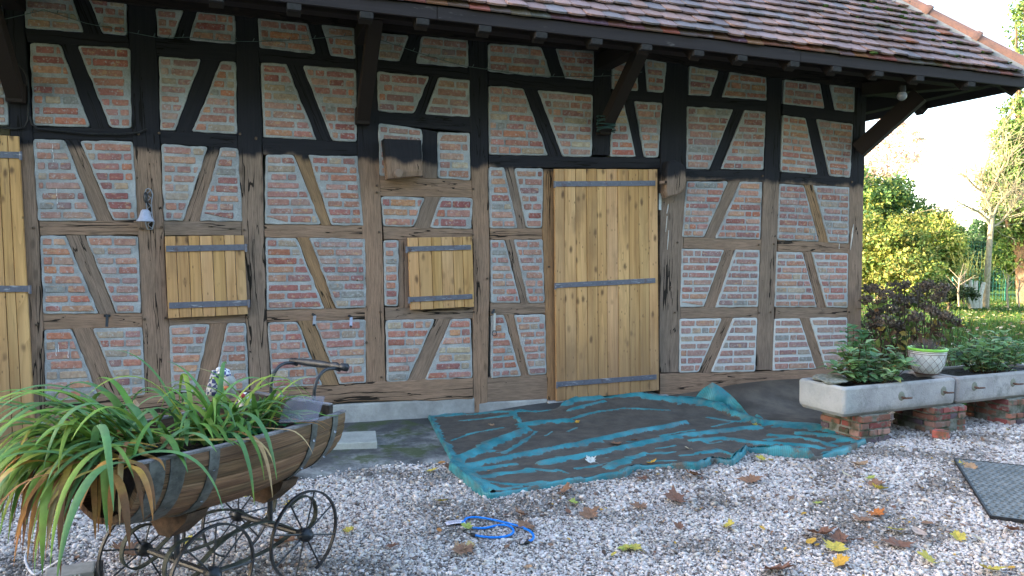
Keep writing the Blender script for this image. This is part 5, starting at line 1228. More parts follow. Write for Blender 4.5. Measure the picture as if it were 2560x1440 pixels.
# ---------------------------------------------------------------- patterned pot
pc=Vector((5.90,-1.50,0.497)); t=thing('flower_pot','white pot with a brown lattice pattern and a green rim on the troughs','pot',tuple(pc))
PR=[(0.0001,0.0),(0.092,0.0),(0.100,0.008),(0.118,0.025),(0.140,0.07),(0.153,0.13),(0.159,0.19),(0.160,0.225)]
WH=simplec('cream glaze',(0.74,0.72,0.68),0.25); BRN=simplec('brown glaze line',(0.16,0.09,0.07),0.4)
mb=MB(); mb.lathe(PR+[(0.150,0.225),(0.148,0.19)],pc,40); mb.build('pot_body',WH,t,smooth=True)
mb=MB(); mb.lathe([(0.160,0.215),(0.168,0.222),(0.170,0.235),(0.160,0.243),(0.150,0.240),(0.148,0.20)],pc,40); mb.build('pot_rim',simplec('lime green rim',(0.28,0.62,0.09),0.35),t,smooth=True)
def prad(z):
    for (r0,z0),(r1,z1) in zip(PR[:-1],PR[1:]):
        if z0<=z<=z1: return lerp(r0,r1,(z-z0)/max(1e-6,z1-z0))
    return PR[-1][0]
mb=MB(); 
for i in range(14):
    for s_ in(1,-1):
        pts=[]
        for k_ in range(15):
            z=lerp(0.012,0.185,k_/14); a=i*2*math.pi/14+s_*0.95*k_/14; r_=prad(z)+0.0005; pts.append(pc+Vector((r_*math.cos(a),r_*math.sin(a),z)))
        mb.tube(pts,0.0015,5)
for z,r_ in((0.190,0.0028),(0.206,0.003),(0.004,0.007)): mb.tube([pc+Vector(((prad(z)+0.001)*math.cos(a),(prad(z)+0.001)*math.sin(a),z)) for a in np.linspace(0,2*math.pi,41)],r_,6,False)
mb.build('pot_pattern',BRN,t)
mb=MB(); mb.lathe([(0.148,0.205),(0.0001,0.215)],pc,24); mb.build('soil',MAT['soil'],t)
bush('dry_herb','withered grey herb growing in the patterned pot','herb',pc+Vector((0,0,0.205)),60,0.13,0.17,0.022,0.006,[(0.13,0.13,0.11),(0.20,0.19,0.16),(0.11,0.09,0.09)],8,8,stemcol=(0.16,0.13,0.12))
# ---------------------------------------------------------------- hydrangea with dead heads
rnd=random.Random(31); hb=Vector((7.6,0.2,0.0)); t=thing('hydrangea','leafless hydrangea with dark brown dead flower heads at the corner of the barn','shrub',tuple(hb))
heads=[(2165,748),(2188,722),(2215,735),(2238,718),(2262,712),(2290,742),(2320,712),(2345,745),(2200,762),(2228,772),(2255,780),(2180,790),(2212,800),(2310,762),(2330,775),(2290,792),(2350,785),(2270,752),(2245,748),(2190,775),(2175,810),(2365,790),(2385,800),(2340,812),(2240,812),(2300,722),(2355,722),(2170,720)]
ms=MB(); lv=MB()
for i,(px,py) in enumerate(heads):
    dep=rnd.uniform(8.3,9.6); c=A(px,py,dep); mb=MB(); r_=rnd.uniform(0.065,0.10)
    for k_ in range(130):
        d=rvec(rnd); q=c+Vector((d.x,d.y,d.z*0.72))*r_*rnd.uniform(0.65,1.05); v=rnd.uniform(0.5,1.3); leafquad(mb,q,rvec(rnd),d,0.034,0.030,(0.19*v,0.145*v,0.115*v))
    mb.build('dead_flower_head',MAT['dryleaf'],t)
    root=Vector((7.5+(c.x-7.5)*0.5+rnd.uniform(-0.1,0.1),0.1+(c.y-0.1)*0.5,0)); mid=root.lerp(c,0.5)+Vector((rnd.uniform(-.05,.05),rnd.uniform(-.05,.05),0)); pts=smooth_pts([root,mid,c],2); ms.col=(0.085,0.06,0.045,1); ms.tube(pts,0.0055,5)
    for k_ in range(16):
        q=root.lerp(c,rnd.uniform(0.12,0.95))+rvec(rnd)*0.05; cc_=rnd.choice([(0.14,0.19,0.05),(0.40,0.30,0.08),(0.20,0.12,0.07),(0.10,0.14,0.04),(0.10,0.065,0.045),(0.10,0.065,0.045)]); leafquad(lv,q,Vector((rnd.uniform(-1,1),rnd.uniform(-1,1),rnd.uniform(-1.3,0.1))),rvec(rnd),rnd.uniform(0.06,0.13),0.06,cc_,sag=0.4)
for i in range(170):
    root=hb+Vector((rnd.uniform(-0.9,0.9),rnd.uniform(-0.9,0.8),0)); e=root+Vector((rnd.uniform(-0.25,0.25),rnd.uniform(-0.25,0.25),rnd.uniform(0.35,0.95))); ms.col=(0.09,0.065,0.045,1); ms.tube([root,root.lerp(e,0.5)+rvec(rnd)*0.04,e],0.003,4)
ms.build('stems',MAT['bark'],t); lv.build('withered_leaves',MAT['dryleaf'],t)
# ---------------------------------------------------------------- lawn
k=NM('mown lawn',0.9,0.1); v=k.vec('pos'); n=k.noise(v,1.2,5); f=k.noise(v,60,4,0.7); c=k.mix(k.ramp(n,0.3,0.7),(0.045,0.10,0.018),(0.10,0.16,0.035)); c=k.mix(k.ramp(f,0.4,0.6,0,0.5),c,(0.03,0.05,0.012)); MAT['lawn']=k.done(c,k.bump(f,0.8,0.02))
mb=MB(); ly=lambda x,y:-0.03+0.008*max(0,y-30)
quad(mb,(-300,-300,-0.03),(300,-300,-0.03),(300,300,-0.03),(-300,300,-0.03)); struct(mb.build('lawn',MAT['lawn']))
rs=np.random.RandomState(8); mb=MB(); n_=26000; cnt=0
for i in range(n_*3):
    dep=rs.uniform(7.5,30)**1.0; lat=dep*rs.uniform(0.42,0.74); x=dep*math.sin(YAW)+lat*math.cos(YAW); y=-D+dep*math.cos(YAW)-lat*math.sin(YAW)
    if x<6.7 or (y<-1.25): continue
    if rs.uniform()>min(1,(11/dep)**0.9): continue
    h=rs.uniform(0.035,0.08)*(1 if dep<14 else 1.5); w_=0.006*dep/9; a=rs.uniform(0,6.28); v=rs.uniform(0.6,1.35); y_=rs.uniform()<0.12; mb.col=((0.16 if y_ else 0.06)*v,(0.16 if y_ else 0.125)*v,0.025*v,1)
    z=-0.03; dx,dy=math.cos(a)*w_,math.sin(a)*w_; lx,ly_=rs.uniform(-0.03,0.03,2)
    p1_=mb.vert((x-dx,y-dy,z)); p2_=mb.vert((x+dx,y+dy,z)); p3_=mb.vert((x+lx,y+ly_,z+h)); mb.face((p1_,p2_,p3_)); cnt+=1
    if cnt>n_: break
tagp(mb.build('grass',MAT['leaf']),kind='stuff')
mb=MB(); rnd=random.Random(5)
for i in range(900):
    dep=rnd.uniform(9,26); lat=dep*rnd.uniform(0.46,0.72); x=dep*math.sin(YAW)+lat*math.cos(YAW); y=-D+dep*math.cos(YAW)-lat*math.sin(YAW)
    if x<6.9 or y<-1.1: continue
    leafmesh(mb,(x,y,0.035),rnd.uniform(0.05,0.10),rnd.uniform(0,6),0.5,rnd.uniform(-.5,.5),rnd.choice([TN,YL,PL,BR,(0.5,0.40,0.2)]),'oval',i)
tagp(mb.build('lawn_leaf_litter',MAT['dryleaf']),kind='stuff')
# ---------------------------------------------------------------- trees behind
def crown(mb,clumps,n,L,cols,seed,gap=0.0,hang=0.0):
    rnd=random.Random(seed); tot=sum(c[1]*c[2]*c[3] for c in clumps)**1.0
    for (c,rx,ry,rz_) in clumps:
        m=int(n*(rx*ry*rz_)/tot); cv=rnd.uniform(0.75,1.25); sub=[(c+Vector((v_.x*rx,v_.y*ry,v_.z*rz_))*0.72,rnd.uniform(0.6,1.35)) for v_ in[rvec(rnd) for _ in range(22)]]
        for i in range(m):
            sc,sv_=rnd.choice(sub); d=rvec(rnd); r_=rnd.random()**0.55; q=sc+Vector((d.x*rx,d.y*ry,d.z*rz_))*0.40*r_
            if gap and noise.noise(q*1.1)>gap: continue
            v=cv*sv_*rnd.uniform(0.7,1.3); b=rnd.choice(cols); l=L*rnd.uniform(0.6,1.3)
            dv=rvec(rnd); dv.z-=hang; leafquad(mb,q,dv,d+Vector((0,0,0.4)),l,l*0.55,tuple(x*v for x in b))
def cl(px,py,dep,rx,ry,rz_): return (A(px,py,dep),rx,ry,rz_)
def limbs(ms,root,tops,r0,rnd):
    for tp in tops:
        mid=root.lerp(tp,0.45)+Vector((rnd.uniform(-.3,.3),rnd.uniform(-.3,.3),0.2)); pts=smooth_pts([root,mid,tp],2); ms.tube(pts,[lerp(r0,r0*0.2,i/(len(pts)-1)) for i in range(len(pts))],6)
def tree(name,label,cat,basepx,dep,clumps,n,L,cols,seed,r0=0.12,trunkcol=(0.12,0.09,0.06),gap=0.0,hang=0.0,group=None):
    b=A(*basepx,dep); b.z=-0.05; t=thing(name,label,cat,tuple(b),group); mb=MB(); crown(mb,clumps,n,L,cols,seed,gap,hang); mb.build('crown',MAT['leaf'],t)
    rnd=random.Random(seed); ms=MB(); ms.col=(*trunkcol,1); top=sum((c[0] for c in clumps),Vector())/len(clumps)
    ms.tube([b,b.lerp(top,0.5),top],[r0,r0*0.8,r0*0.4],8); limbs(ms,b.lerp(top,0.25),[c[0] for c in clumps],r0*0.5,rnd); ms.build('trunk',MAT['bark'],t); return t
YGc=[(0.40,0.40,0.08),(0.30,0.35,0.07),(0.50,0.45,0.13),(0.18,0.26,0.05)]; DG=[(0.06,0.13,0.04),(0.09,0.17,0.055),(0.045,0.10,0.04)]; MG=[(0.15,0.25,0.07),(0.11,0.20,0.05),(0.24,0.31,0.09)]
tree('golden_thuja','yellow green conifer lit by the sun right behind the hydrangea','conifer',(2290,755),23,[cl(2240,640,23,1.0,1.0,1.0),cl(2330,620,23.3,1.0,0.9,0.9),cl(2290,690,22.4,1.3,0.9,0.8),cl(2200,690,23,1.0,0.9,0.8),cl(2380,640,23.2,0.7,0.7,0.7),cl(2270,570,23.8,0.7,0.7,0.6),cl(2350,560,24.4,0.45,0.6,0.45),cl(2180,600,23.3,0.8,0.8,0.9)],24000,0.12,YGc+MG[:1],41,0.10)
tree('evergreen_tree','green laurel like tree beside the corner post, behind the golden conifer','tree',(2200,760),26,[cl(2190,500,26,1.0,1.0,0.9),cl(2230,480,26.5,0.8,0.8,0.7),cl(2170,560,26,1.1,1,1),cl(2250,540,26,0.9,0.9,0.8),cl(2150,470,26,0.9,0.9,0.8),cl(2300,560,27,0.8,0.9,0.6),cl(2330,545,27,0.7,0.7,0.6),cl(2280,520,27,0.6,0.6,0.5),cl(2370,580,27,0.6,0.6,0.5)],15000,0.14,MG+DG+YGc[:1],42,0.14)
tree('dark_fir','dark green fir between the golden conifer and the bare tree','fir',(2430,760),31,[cl(2420,640,31,0.9,0.9,0.9),cl(2440,690,31,1.2,1,0.8),cl(2410,590,31.5,0.5,0.6,0.6),cl(2470,620,32,0.8,0.9,1.0),cl(2385,690,30,0.9,0.8,0.6),cl(2455,570,33,0.5,0.6,0.5)],9000,0.15,DG+[(0.10,0.15,0.07)],43,0.2)
tree('dark_shrub','low dark shrub at the foot of the golden conifer','shrub',(2370,765),21.5,[cl(2360,725,21.5,0.5,0.5,0.32),cl(2400,735,21.8,0.45,0.5,0.28)],1600,0.10,[(0.035,0.06,0.025),(0.06,0.08,0.03)],44,0.04)
iv=[cl(2540,60,25,0.32,0.35,0.9),cl(2548,170,25,0.36,0.4,0.9),cl(2560,-40,25,0.3,0.3,0.9),cl(2552,290,25,0.7,0.7,0.8),cl(2520,340,25,0.7,0.7,0.6),cl(2550,400,25,0.9,0.9,0.8),cl(2510,440,25.4,0.8,0.8,0.6),cl(2560,500,25,0.8,0.8,0.8),cl(2585,380,25,0.9,0.9,1.2),cl(2540,570,25.5,0.7,0.7,0.8),cl(2590,560,25,0.9,0.9,1.2),cl(2560,650,25.6,0.8,0.8,0.6),cl(2515,640,26,0.6,0.6,0.7),cl(2500,560,26,0.6,0.6,0.7),cl(2490,500,26.5,0.5,0.5,0.6),cl(2530,480,26,0.8,0.8,0.7)]
tree('ivy_tree','tall ivy covered tree at the right edge of the view','tree',(2568,760),25.2,iv,26000,0.15,MG+[(0.34,0.40,0.12),(0.15,0.26,0.07)],45,0.30,(0.24,0.16,0.10))
tree('pink_leaved_tree','sparse pinkish autumn tree far behind the corner post','tree',(2230,700),44,[cl(2200,400,44,1.9,1.6,1.6),cl(2255,370,44,1.5,1.4,1.6),cl(2180,460,44,1.8,1.4,1.1),cl(2230,310,45,1.0,1.0,1.0)],4200,0.20,[(0.62,0.44,0.36),(0.62,0.52,0.30),(0.62,0.46,0.42)],46,0.13,(0.3,0.22,0.18))
def wood(xs_,dep,top,seed,cols,label,n=7000):
    clp=[]
    rnd=random.Random(seed)
    for x in xs_: clp.append(cl(x,lerp(top,700,0.35)+rnd.uniform(-8,8),dep+rnd.uniform(-1,1),1.7,1.3,1.7)); clp.append(cl(x+15,690,dep,1.8,1.2,1.3))
    mb=MB(); crown(mb,clp,n,0.30,cols,seed); o=mb.build('far_wood',MAT['leaf']); tagp(o,kind='stuff')
wood(range(1880,2700,42),44,590,51,DG+MG,'',10000)
wood(range(2480,2720,42),36,600,52,MG,'',3500)
# bare tree
rnd=random.Random(61); b=A(2464,770,23); b.z=-0.05; t=thing('bare_tree','slender bare tree with pale sunlit trunk and fine twigs','tree',tuple(b)); ms=MB(); ms.col=(0.40,0.34,0.23,1)
def br(pts,r0,r1): 
    q=smooth_pts([A(x,y,d) for x,y,d in pts],2); ms.tube(q,[lerp(r0,r1,i/(len(q)-1)) for i in range(len(q))],7); return q
tr=[b]+[A(x,y,23) for x,y in((2468,700),(2473,620),(2480,545))]; ms.tube(tr,[0.10,0.09,0.085,0.08],9)
ms.build('trunk',MAT['bark'],t)
ms=MB(); ms.col=(0.44,0.38,0.24,1)
mains=[[(2480,548,23),(2470,500,23),(2452,450,23),(2432,400,23.3)],[(2470,500,23),(2490,450,22.7),(2515,400,22.5)],[(2474,560,23),(2450,530,23),(2425,520,22.8),(2395,505,22.5)],[(2462,480,23),(2440,470,23),(2415,440,22.8)],[(2480,548,23),(2500,500,23.3),(2535,470,23.4)],[(2472,570,23),(2500,560,23),(2530,520,22.8)],[(2452,450,23),(2470,400,23),(2480,370,23)]]
tw=[]
for m_ in mains: tw.append(br(m_,0.05,0.014))
mb=ms
for q in tw:
    for k_ in range(26):
        i=rnd.randrange(2,len(q)); s0=q[i]; d=(q[i]-q[i-1]).normalized()+rvec(rnd)*0.9+Vector((0,0,0.1)); L_=rnd.uniform(0.5,1.4); e_=s0+d.normalized()*L_; m2=s0.lerp(e_,0.5)+rvec(rnd)*0.1; mb.tube([s0,m2,e_],[0.011,0.008,0.004],4)
        for j in range(4): s1=m2.lerp(e_,rnd.random()); e1=s1+(d.normalized()+rvec(rnd)*0.9)*rnd.uniform(0.2,0.5); mb.tube([s1,e1],[0.006,0.003],3,False)
mb.build('branches',MAT['bark'],t)
# coppiced stump
b=A(2432,768,22); b.z=-0.05; t=thing('coppiced_willow','pale coppiced stump with upright yellow green shoots left of the bare tree','tree',tuple(b)); ms=MB(); ms.col=(0.58,0.55,0.45,1); sh=MB()
for (x0,x1,y1) in((2424,2408,705),(2430,2426,700),(2437,2440,702),(2444,2460,706),(2433,2414,712)):
    ms.tube([A(x0+4,770,22),A((x0+x1)/2,735,22),A(x1,y1,22)],[0.075,0.06,0.055],8)
    for k_ in range(12):
        s=A(x1,y1+rnd.uniform(-2,10),22); e_=s+Vector((rnd.uniform(-0.5,0.35),rnd.uniform(-0.3,0.3),rnd.uniform(0.4,1.0))); sh.col=(0.30,0.32,0.10,1); sh.tube([s,s.lerp(e_,0.5)+rvec(rnd)*0.08,e_],[0.007,0.005,0.003],4)
ms.build('trunk',MAT['bark'],t); sh.build('shoots',MAT['bark'],t)
for i,(x,y,h_) in enumerate(((2398,766,70),(2410,762,60),(2520,770,80),(2548,768,70))):
    mb=MB(); mb.col=(0.42,0.33,0.22,1); d0=21+i*0.6; mb.tube([A(x,y,d0),A(x-3,y-h_/2,d0),A(x+2,y-h_,d0)],[0.03,0.024,0.015],6)
    for k_ in range(9): s=A(x,y-h_*rnd.uniform(0.5,1),d0); mb.tube([s,s+Vector((rnd.uniform(-.4,.4),rnd.uniform(-.4,.4),rnd.uniform(0.1,0.5)))],[0.01,0.004],4)
    tagp(mb.build('bare_sapling',MAT['bark']),['thin bare sapling nearest the dark shrub','thin bare sapling just left of the coppiced stump','thin bare sapling in front of the green fence','thin bare sapling at the far right by the fence'][i],'sapling','bare saplings along the hedge')
# wire fence
fa=A(2380,752,26.5); fb=A(2640,762,26.5); fa.z=fb.z=0; fd=(fb-fa).normalized(); fl=(fb-fa).length
t=thing('wire_fence','green wire mesh fence with posts behind the lawn','fence',tuple(fa)); MAT['fencegreen']=simplec('green plastic coating',(0.03,0.22,0.17),0.5)
mb=MB()
n1=int(fl/0.12)
for i in range(n1): q=fa+fd*(i*0.12); mb.tube([q,q+Vector((0,0,2.1))],0.0055,3,False)
for j in range(15): q=Vector((0,0,0.1+j*0.142)); mb.tube([fa+q,fb+q],0.0055,3,False)
mb.build('wire_mesh',MAT['fencegreen'],t)
for i in range(int(fl/1.9)+1): q=fa+fd*(i*1.9); mb=MB(); mb.tube([q,q+Vector((0,0,2.2))],0.03,8); mb.build('fence_post',MAT['fencegreen'],t)

# unseen evergreen screen added behind the camera to dim the light under the eaves
rnd=random.Random(90); mb=MB(); ms=MB(); hb=Vector((0,-20,0))
crown(mb,[(Vector((x,-21+rnd.uniform(-1,1),z)),2.6,2.0,2.6) for x in range(-22,27,3) for z in(2,5.5,9)],26000,0.75,DG,91)
t=thing('added_shade_screen','added evergreen hedge out of view that dims the light under the eaves','hedge',tuple(hb)); mb.build('foliage',MAT['leaf'],t)
for x in range(-22,27,3): ms.col=(0.12,0.09,0.06,1); ms.tube([(x,-21,-0.1),(x,-21,9.5)],[0.2,0.08],7)
ms.build('stems',MAT['bark'],t)

mb=MB(); crown(mb,[(Vector((x,y,z)),1.6,1.3,1.9) for x in(-1,1.5,4) for y in(10.1,11.2) for z in(2,5,7.5)],9000,0.5,DG,93); t=thing('added_shade_screen','added evergreens out of view behind the barn that shade the lawn','hedge',(1.5,11.5,0)); mb.build('foliage',MAT['leaf'],t)  # unseen trees added behind the barn to cast shade on the lawn
ms=MB(); ms.col=(0.12,0.09,0.06,1)
for x in(-1,1.5,4): ms.tube([(x,11.7,-0.1),(x,11.7,8)],[0.2,0.08],7)
ms.build('stems',MAT['bark'],t)
# ---------------------------------------------------------------- half barrel cart
C0=Vector((-0.15,-3.06,0)); cu=Vector((0.763,0.646,0)); cn=Vector((0.646,-0.763,0)); CM=Matrix((cu,cn,Vector((0,0,1)))).transposed()
def CP(u,n,z): return C0+cu*u+cn*n+Vector((0,0,z))
cart=thing('barrel_cart','half barrel planter on four spoked iron wheels with a pram handle','cart',tuple(C0))
k=NM('old barrel staves',0.75,0.25); v=k.vec('UV',(3,40,1)); g=k.noise(v,1,5,0.65,0.3); f=k.noise(k.vec('UV',(6,150,1)),1,3)
c=k.mix(k.ramp(g,0.3,0.7),(0.115,0.065,0.042),(0.25,0.150,0.090)); c=k.mix(k.ramp(k.noise(k.vec('UV',(2,9,1)),1,4),0.45,0.68,0,0.65),c,(0.115,0.095,0.055)); c=k.mix(k.ramp(f,0.35,0.6,0.45,0),c,(0.04,0.025,0.018)); c=k.mix(1.0,c,k.attr(),'MULTIPLY')
MAT['stave']=k.done(c,k.bump(k.math('ADD',g,f),0.6,0.004))
MAT['greywood']=simple('grey rim wood',(0.10,0.095,0.095),(0.24,0.23,0.24),20,0.9,0,0.6,0.004)
UM=-0.04; HL=0.555; ZR=0.76; NC=-0.02
def br_(u): x=(u-UM)/HL; return 0.288+0.062*(1-x*x)
rnd=random.Random(3); mb=MB(); ns=15; nu=22
for s in range(ns):
    a0=math.pi*s/ns+0.004; a1=math.pi*(s+1)/ns-0.004; v=rnd.uniform(0.75,1.2); mb.col=(v,v*rnd.uniform(0.93,1.03),v*rnd.uniform(0.9,1.0),1); uo=rnd.uniform(0,9); vo=s*0.09; L0=-HL+rnd.uniform(-0.004,0.004); L1=HL+rnd.uniform(-0.004,0.004)
    rows=[]
    for i in range(nu+1):
        u=UM+lerp(L0,L1,i/nu); r_=br_(u); row=[]
        for (a,dr) in((a0,0),(lerp(a0,a1,0.06),0.003),(lerp(a0,a1,0.5),0.0045),(lerp(a0,a1,0.94),0.003),(a1,0),(a1,-0.024),(a0,-0.024)):
            rr=r_+dr-0.003; row.append((mb.vert(CP(u,NC+rr*math.cos(a),ZR-rr*math.sin(a))),(uo+u,vo+a*0.3)))
        rows.append(row)
    m=7
    for A_,B_ in zip(rows[:-1],rows[1:]):
        for k_ in range(m): k2=(k_+1)%m; mb.face((A_[k_][0],B_[k_][0],B_[k2][0],A_[k2][0]),(A_[k_][1],B_[k_][1],B_[k2][1],A_[k2][1]))
    for rw in(rows[0],rows[-1][::-1]): mb.face([q[0] for q in rw],[q[1] for q in rw])
mb.build('barrel_staves',MAT['stave'],cart)
for sgn in(1,-1):
    mb=MB(); pts=[CP(UM+lerp(-HL,HL,i/16),NC+sgn*(br_(UM+lerp(-HL,HL,i/16))-0.014),ZR+0.003) for i in range(17)]
    for a,b in zip(pts[:-1],pts[1:]): mb.beam(a,b+(b-a)*0.02,0.030,0.010)
    mb.build('barrel_rim',MAT['greywood'],cart)
k=NM('zinc hoop',0.55,0.4); n=k.noise(k.vec('pos'),22,5,0.65); c=k.mix(k.ramp(n,0.3,0.7),(0.05,0.057,0.055),(0.14,0.15,0.145)); c=k.mix(k.ramp(k.noise(k.vec('pos'),9,4),0.58,0.72,0,0.6),c,(0.11,0.07,0.05)); MAT['hoop']=k.done(c,k.bump(n,0.4,0.002),metal=0.25)
for (u0,u1) in((-0.565,-0.505),(-0.485,-0.425),(-0.325,-0.28),(0.235,0.275),(0.395,0.440)):
    mb=MB(); 
    for i in range(30):
        a0,a1=math.pi*i/30,math.pi*(i+1)/30
        q=[]
        for (u,a,d_) in((u0,a0,0.006),(u1,a0,0.006),(u1,a1,0.006),(u0,a1,0.006)): r_=br_(u)+d_; q.append(mb.vert(CP(u,NC+r_*math.cos(a),ZR-r_*math.sin(a))))
        mb.face(q); 
        for e0,e1 in((0,3),(1,2)):
            uu=(u0,u1)[e0]; w0=[]; 
            for a in(a0,a1): r_=br_(uu)-0.002; w0.append(mb.vert(CP(uu,NC+r_*math.cos(a),ZR-r_*math.sin(a))))
            mb.face((q[e0],q[e1],w0[1],w0[0]))
    hp=mb.build('hoop',MAT['hoop'],cart)
    mb=MB()
    for a in(0.25,0.75,1.1): 
        r_=br_(u0)+0.007; mb.lathe([(0.0001,0.003),(0.006,0.002),(0.008,-0.001)],CP((u0+u1)/2,NC+r_*math.cos(a),ZR-r_*math.sin(a)),7,CM@Matrix.Rotation(R(90)+a,3,'X'))
    mb.build('rivets',MAT['pewter'],hp)
# heads
def head(u,r_,top,mat,name):
    mb=MB(); n=18; 
    for uu,fl in((u-0.012,1),(u+0.012,0)):
        ring=[mb.vert(CP(uu,NC+r_*math.cos(math.pi*i/n),ZR-r_*math.sin(math.pi*i/n))) for i in range(n+1)]+[mb.vert(CP(uu,NC-r_,ZR+top)),mb.vert(CP(uu,NC+r_,ZR+top))]
        if uu<u: r0=ring; mb.face(ring)
        else: mb.face(ring[::-1]); m=len(ring); [mb.face((r0[i],r0[(i+1)%m],ring[(i+1)%m],ring[i])) for i in range(m)]
    mb.build(name,mat,cart)
MAT['darkoak']=simple('dark wet oak',(0.020,0.016,0.014),(0.055,0.042,0.036),14,0.7,0,0.5,0.004)
head(0.418,br_(0.418)-0.025,0.05,MAT['darkoak'],'barrel_head'); head(-0.50,br_(-0.50)-0.025,-0.02,MAT['darkoak'],'barrel_head')
mb=MB(); mb.beam(CP(0.418,-br_(0.418)+0.02,ZR+0.053),CP(0.418,br_(0.418)-0.05,ZR+0.053),0.030,0.008); mb.build('head_cap',MAT['greywood'],cart)
mb=MB(); P={}; 
for i in range(21):
    for j in range(9):
        u=lerp(-0.49,0.41,i/20); n_=lerp(-1,1,j/8)*(br_(u)-0.03); q=CP(u,NC+n_,ZR-0.07); P[i,j]=mb.vert((q.x,q.y,q.z+0.03*noise.noise(q*7)+0.012*noise.noise(q*25)))
for i in range(20):
    for j in range(8): mb.face((P[i,j],P[i+1,j],P[i+1,j+1],P[i,j+1]))
mb.build('soil',MAT['soil'],cart)
# supports, axles, wheels, springs
for u in(-0.26,0.26):
    mb=MB(); pr=[(-0.17,0.455),(0.17,0.455),(0.15,0.415),(0.035,0.325),(-0.035,0.325),(-0.15,0.415)]
    a=[mb.vert(CP(u-0.05,NC+n_,z)) for n_,z in pr]; b=[mb.vert(CP(u+0.05,NC+n_,z)) for n_,z in pr]; m=len(pr); mb.face(a); mb.face(b[::-1])
    for i in range(m): mb.face((a[i],b[i],b[(i+1)%m],a[(i+1)%m]))
    mb.build('saddle_block',simple('support wood',(0.045,0.03,0.022),(0.12,0.075,0.05),18,0.85,0,0.6,0.004),cart)
    mb=MB(); mb.tube([CP(u,-0.25,0.2),CP(u,-0.08,0.2),CP(u,0.08,0.2),CP(u,0.25,0.2)],0.014,9); mb.tube([CP(u,0,0.2),CP(u,0,0.33)],0.013,8); mb.build('axle',MAT['blackiron'],cart)
for u in(-0.26,0.26):
    for n_ in(-0.245,0.245):
        w=bpy.data.objects.new('wheel',None); link(w); w.parent=cart; c=CP(u,n_,0.2); w.location=c-C0
        mb=MB(); pts=[c+cu*(0.208*math.cos(a))+Vector((0,0,0.208*math.sin(a)))+cn*(0.002*math.sin(3*a)) for a in np.linspace(0,2*math.pi,49)]
        for a,b in zip(pts[:-1],pts[1:]): mb.beam(a,b+(b-a)*0.05,0.016,0.009,up=tuple(((a+b)/2-c).normalized()))
        mb.build('rim',MAT['blackiron'],w)
        ph=random.Random(int(u*100+n_*1000)).uniform(0,1)
        for k_ in range(8):
            a=ph+k_*math.pi/4; mb=MB(); mb.tube([c+cu*(0.02*math.cos(a))+Vector((0,0,0.02*math.sin(a))),c+cu*(0.205*math.cos(a))+Vector((0,0,0.205*math.sin(a)))],0.0042,6); mb.build('spoke',MAT['blackiron'],w)
        HM=Matrix((cu,Vector((0,0,1)),cn)).transposed(); mb=MB(); mb.lathe([(0.0001,0.045),(0.014,0.044),(0.016,0.03),(0.030,0.024),(0.034,0.0),(0.030,-0.024),(0.018,-0.03),(0.018,-0.045),(0.0001,-0.045)],c,14,HM); mb.build('hub',MAT['blackiron'],w,smooth=True)
MAT['spring']=simple('mossy spring iron',(0.03,0.036,0.034),(0.075,0.085,0.065),16,0.6,0.2,0.4,0.002)
for n_ in(-0.15,0.15):
    for pts in([(-0.24,0.325),(-0.33,0.36),(-0.41,0.32),(-0.43,0.22),(-0.36,0.155),(-0.26,0.185)],[(0.24,0.325),(0.33,0.36),(0.41,0.32),(0.43,0.22),(0.36,0.155),(0.26,0.185)],[(-0.26,0.215),(-0.14,0.29),(0,0.31),(0.14,0.29),(0.26,0.215)],[(-0.26,0.185),(-0.14,0.155),(0,0.15),(0.14,0.155),(0.26,0.185)]):
        q=smooth_pts([CP(u,n_,z) for u,z in pts],2); mb=MB()
        for a,b in zip(q[:-1],q[1:]): mb.beam(a,b+(b-a)*0.08,0.026,0.006,up=tuple((b-a).cross(cn)))
        mb.build('leaf_spring',MAT['spring'],cart)
# handle
mb=MB()
for n_ in(-0.195,0.125): mb.tube(smooth_pts([CP(0.435,n_,0.62),CP(0.435,n_,0.80),CP(0.44,n_,0.90),CP(0.50,n_,0.965),CP(0.585,n_,0.962),CP(0.62,n_,0.945)],2),0.009,8)
mb.build('handle_rods',MAT['blackiron'],cart,smooth=True)
mb=MB(); a=CP(0.62,-0.245,0.965); b=CP(0.62,0.185,0.965); HM=Matrix((cu,Vector((0,0,1)),cn)).transposed(); Lg=(b-a).length
mb.lathe([(0.0001,0),(0.013,0.002),(0.015,0.012),(0.010,0.022),(0.018,0.035),(0.015,0.055),(0.019,0.09),(0.020,0.17),(0.019,0.25),(0.015,0.30),(0.020,0.32),(0.022,0.345),(0.013,0.365),(0.020,Lg-0.045),(0.021,Lg-0.01),(0.0001,Lg)],a,14,HM)
mb.build('handle_grip',MAT['blackiron'],cart,smooth=True)
# plexiglass sheet
k=NM('clear acrylic',0.15,0.5); k.b.inputs['Transmission Weight'].default_value=0.0; tr=k.n.new('ShaderNodeBsdfTransparent'); tr.inputs[0].default_value=(0.85,0.87,0.92,1); mx=k.n.new('ShaderNodeMixShader'); mx.inputs[0].default_value=0.16
k._i(k.b.inputs['Base Color'],k.mix(k.noise(k.vec('pos'),6,3),(0.25,0.28,0.36),(0.40,0.43,0.52))); k.l.new(tr.outputs[0],mx.inputs[1]); k.l.new(k.b.outputs[0],mx.inputs[2]); k.l.new(mx.outputs[0],k.n['Material Output'].inputs[0]); MAT['acryl']=k.m
q=[A(722,988,3.62),A(812,990,3.52),A(792,1051,3.36),A(696,1057,3.46)]; nn=(q[1]-q[0]).cross(q[3]-q[0]).normalized()*0.004
mb=MB(); f_=[mb.vert(p) for p in q]; b_=[mb.vert(p+nn) for p in q]; mb.face(f_); mb.face(b_[::-1]); [mb.face((f_[i],f_[(i+1)%4],b_[(i+1)%4],b_[i])) for i in range(4)]
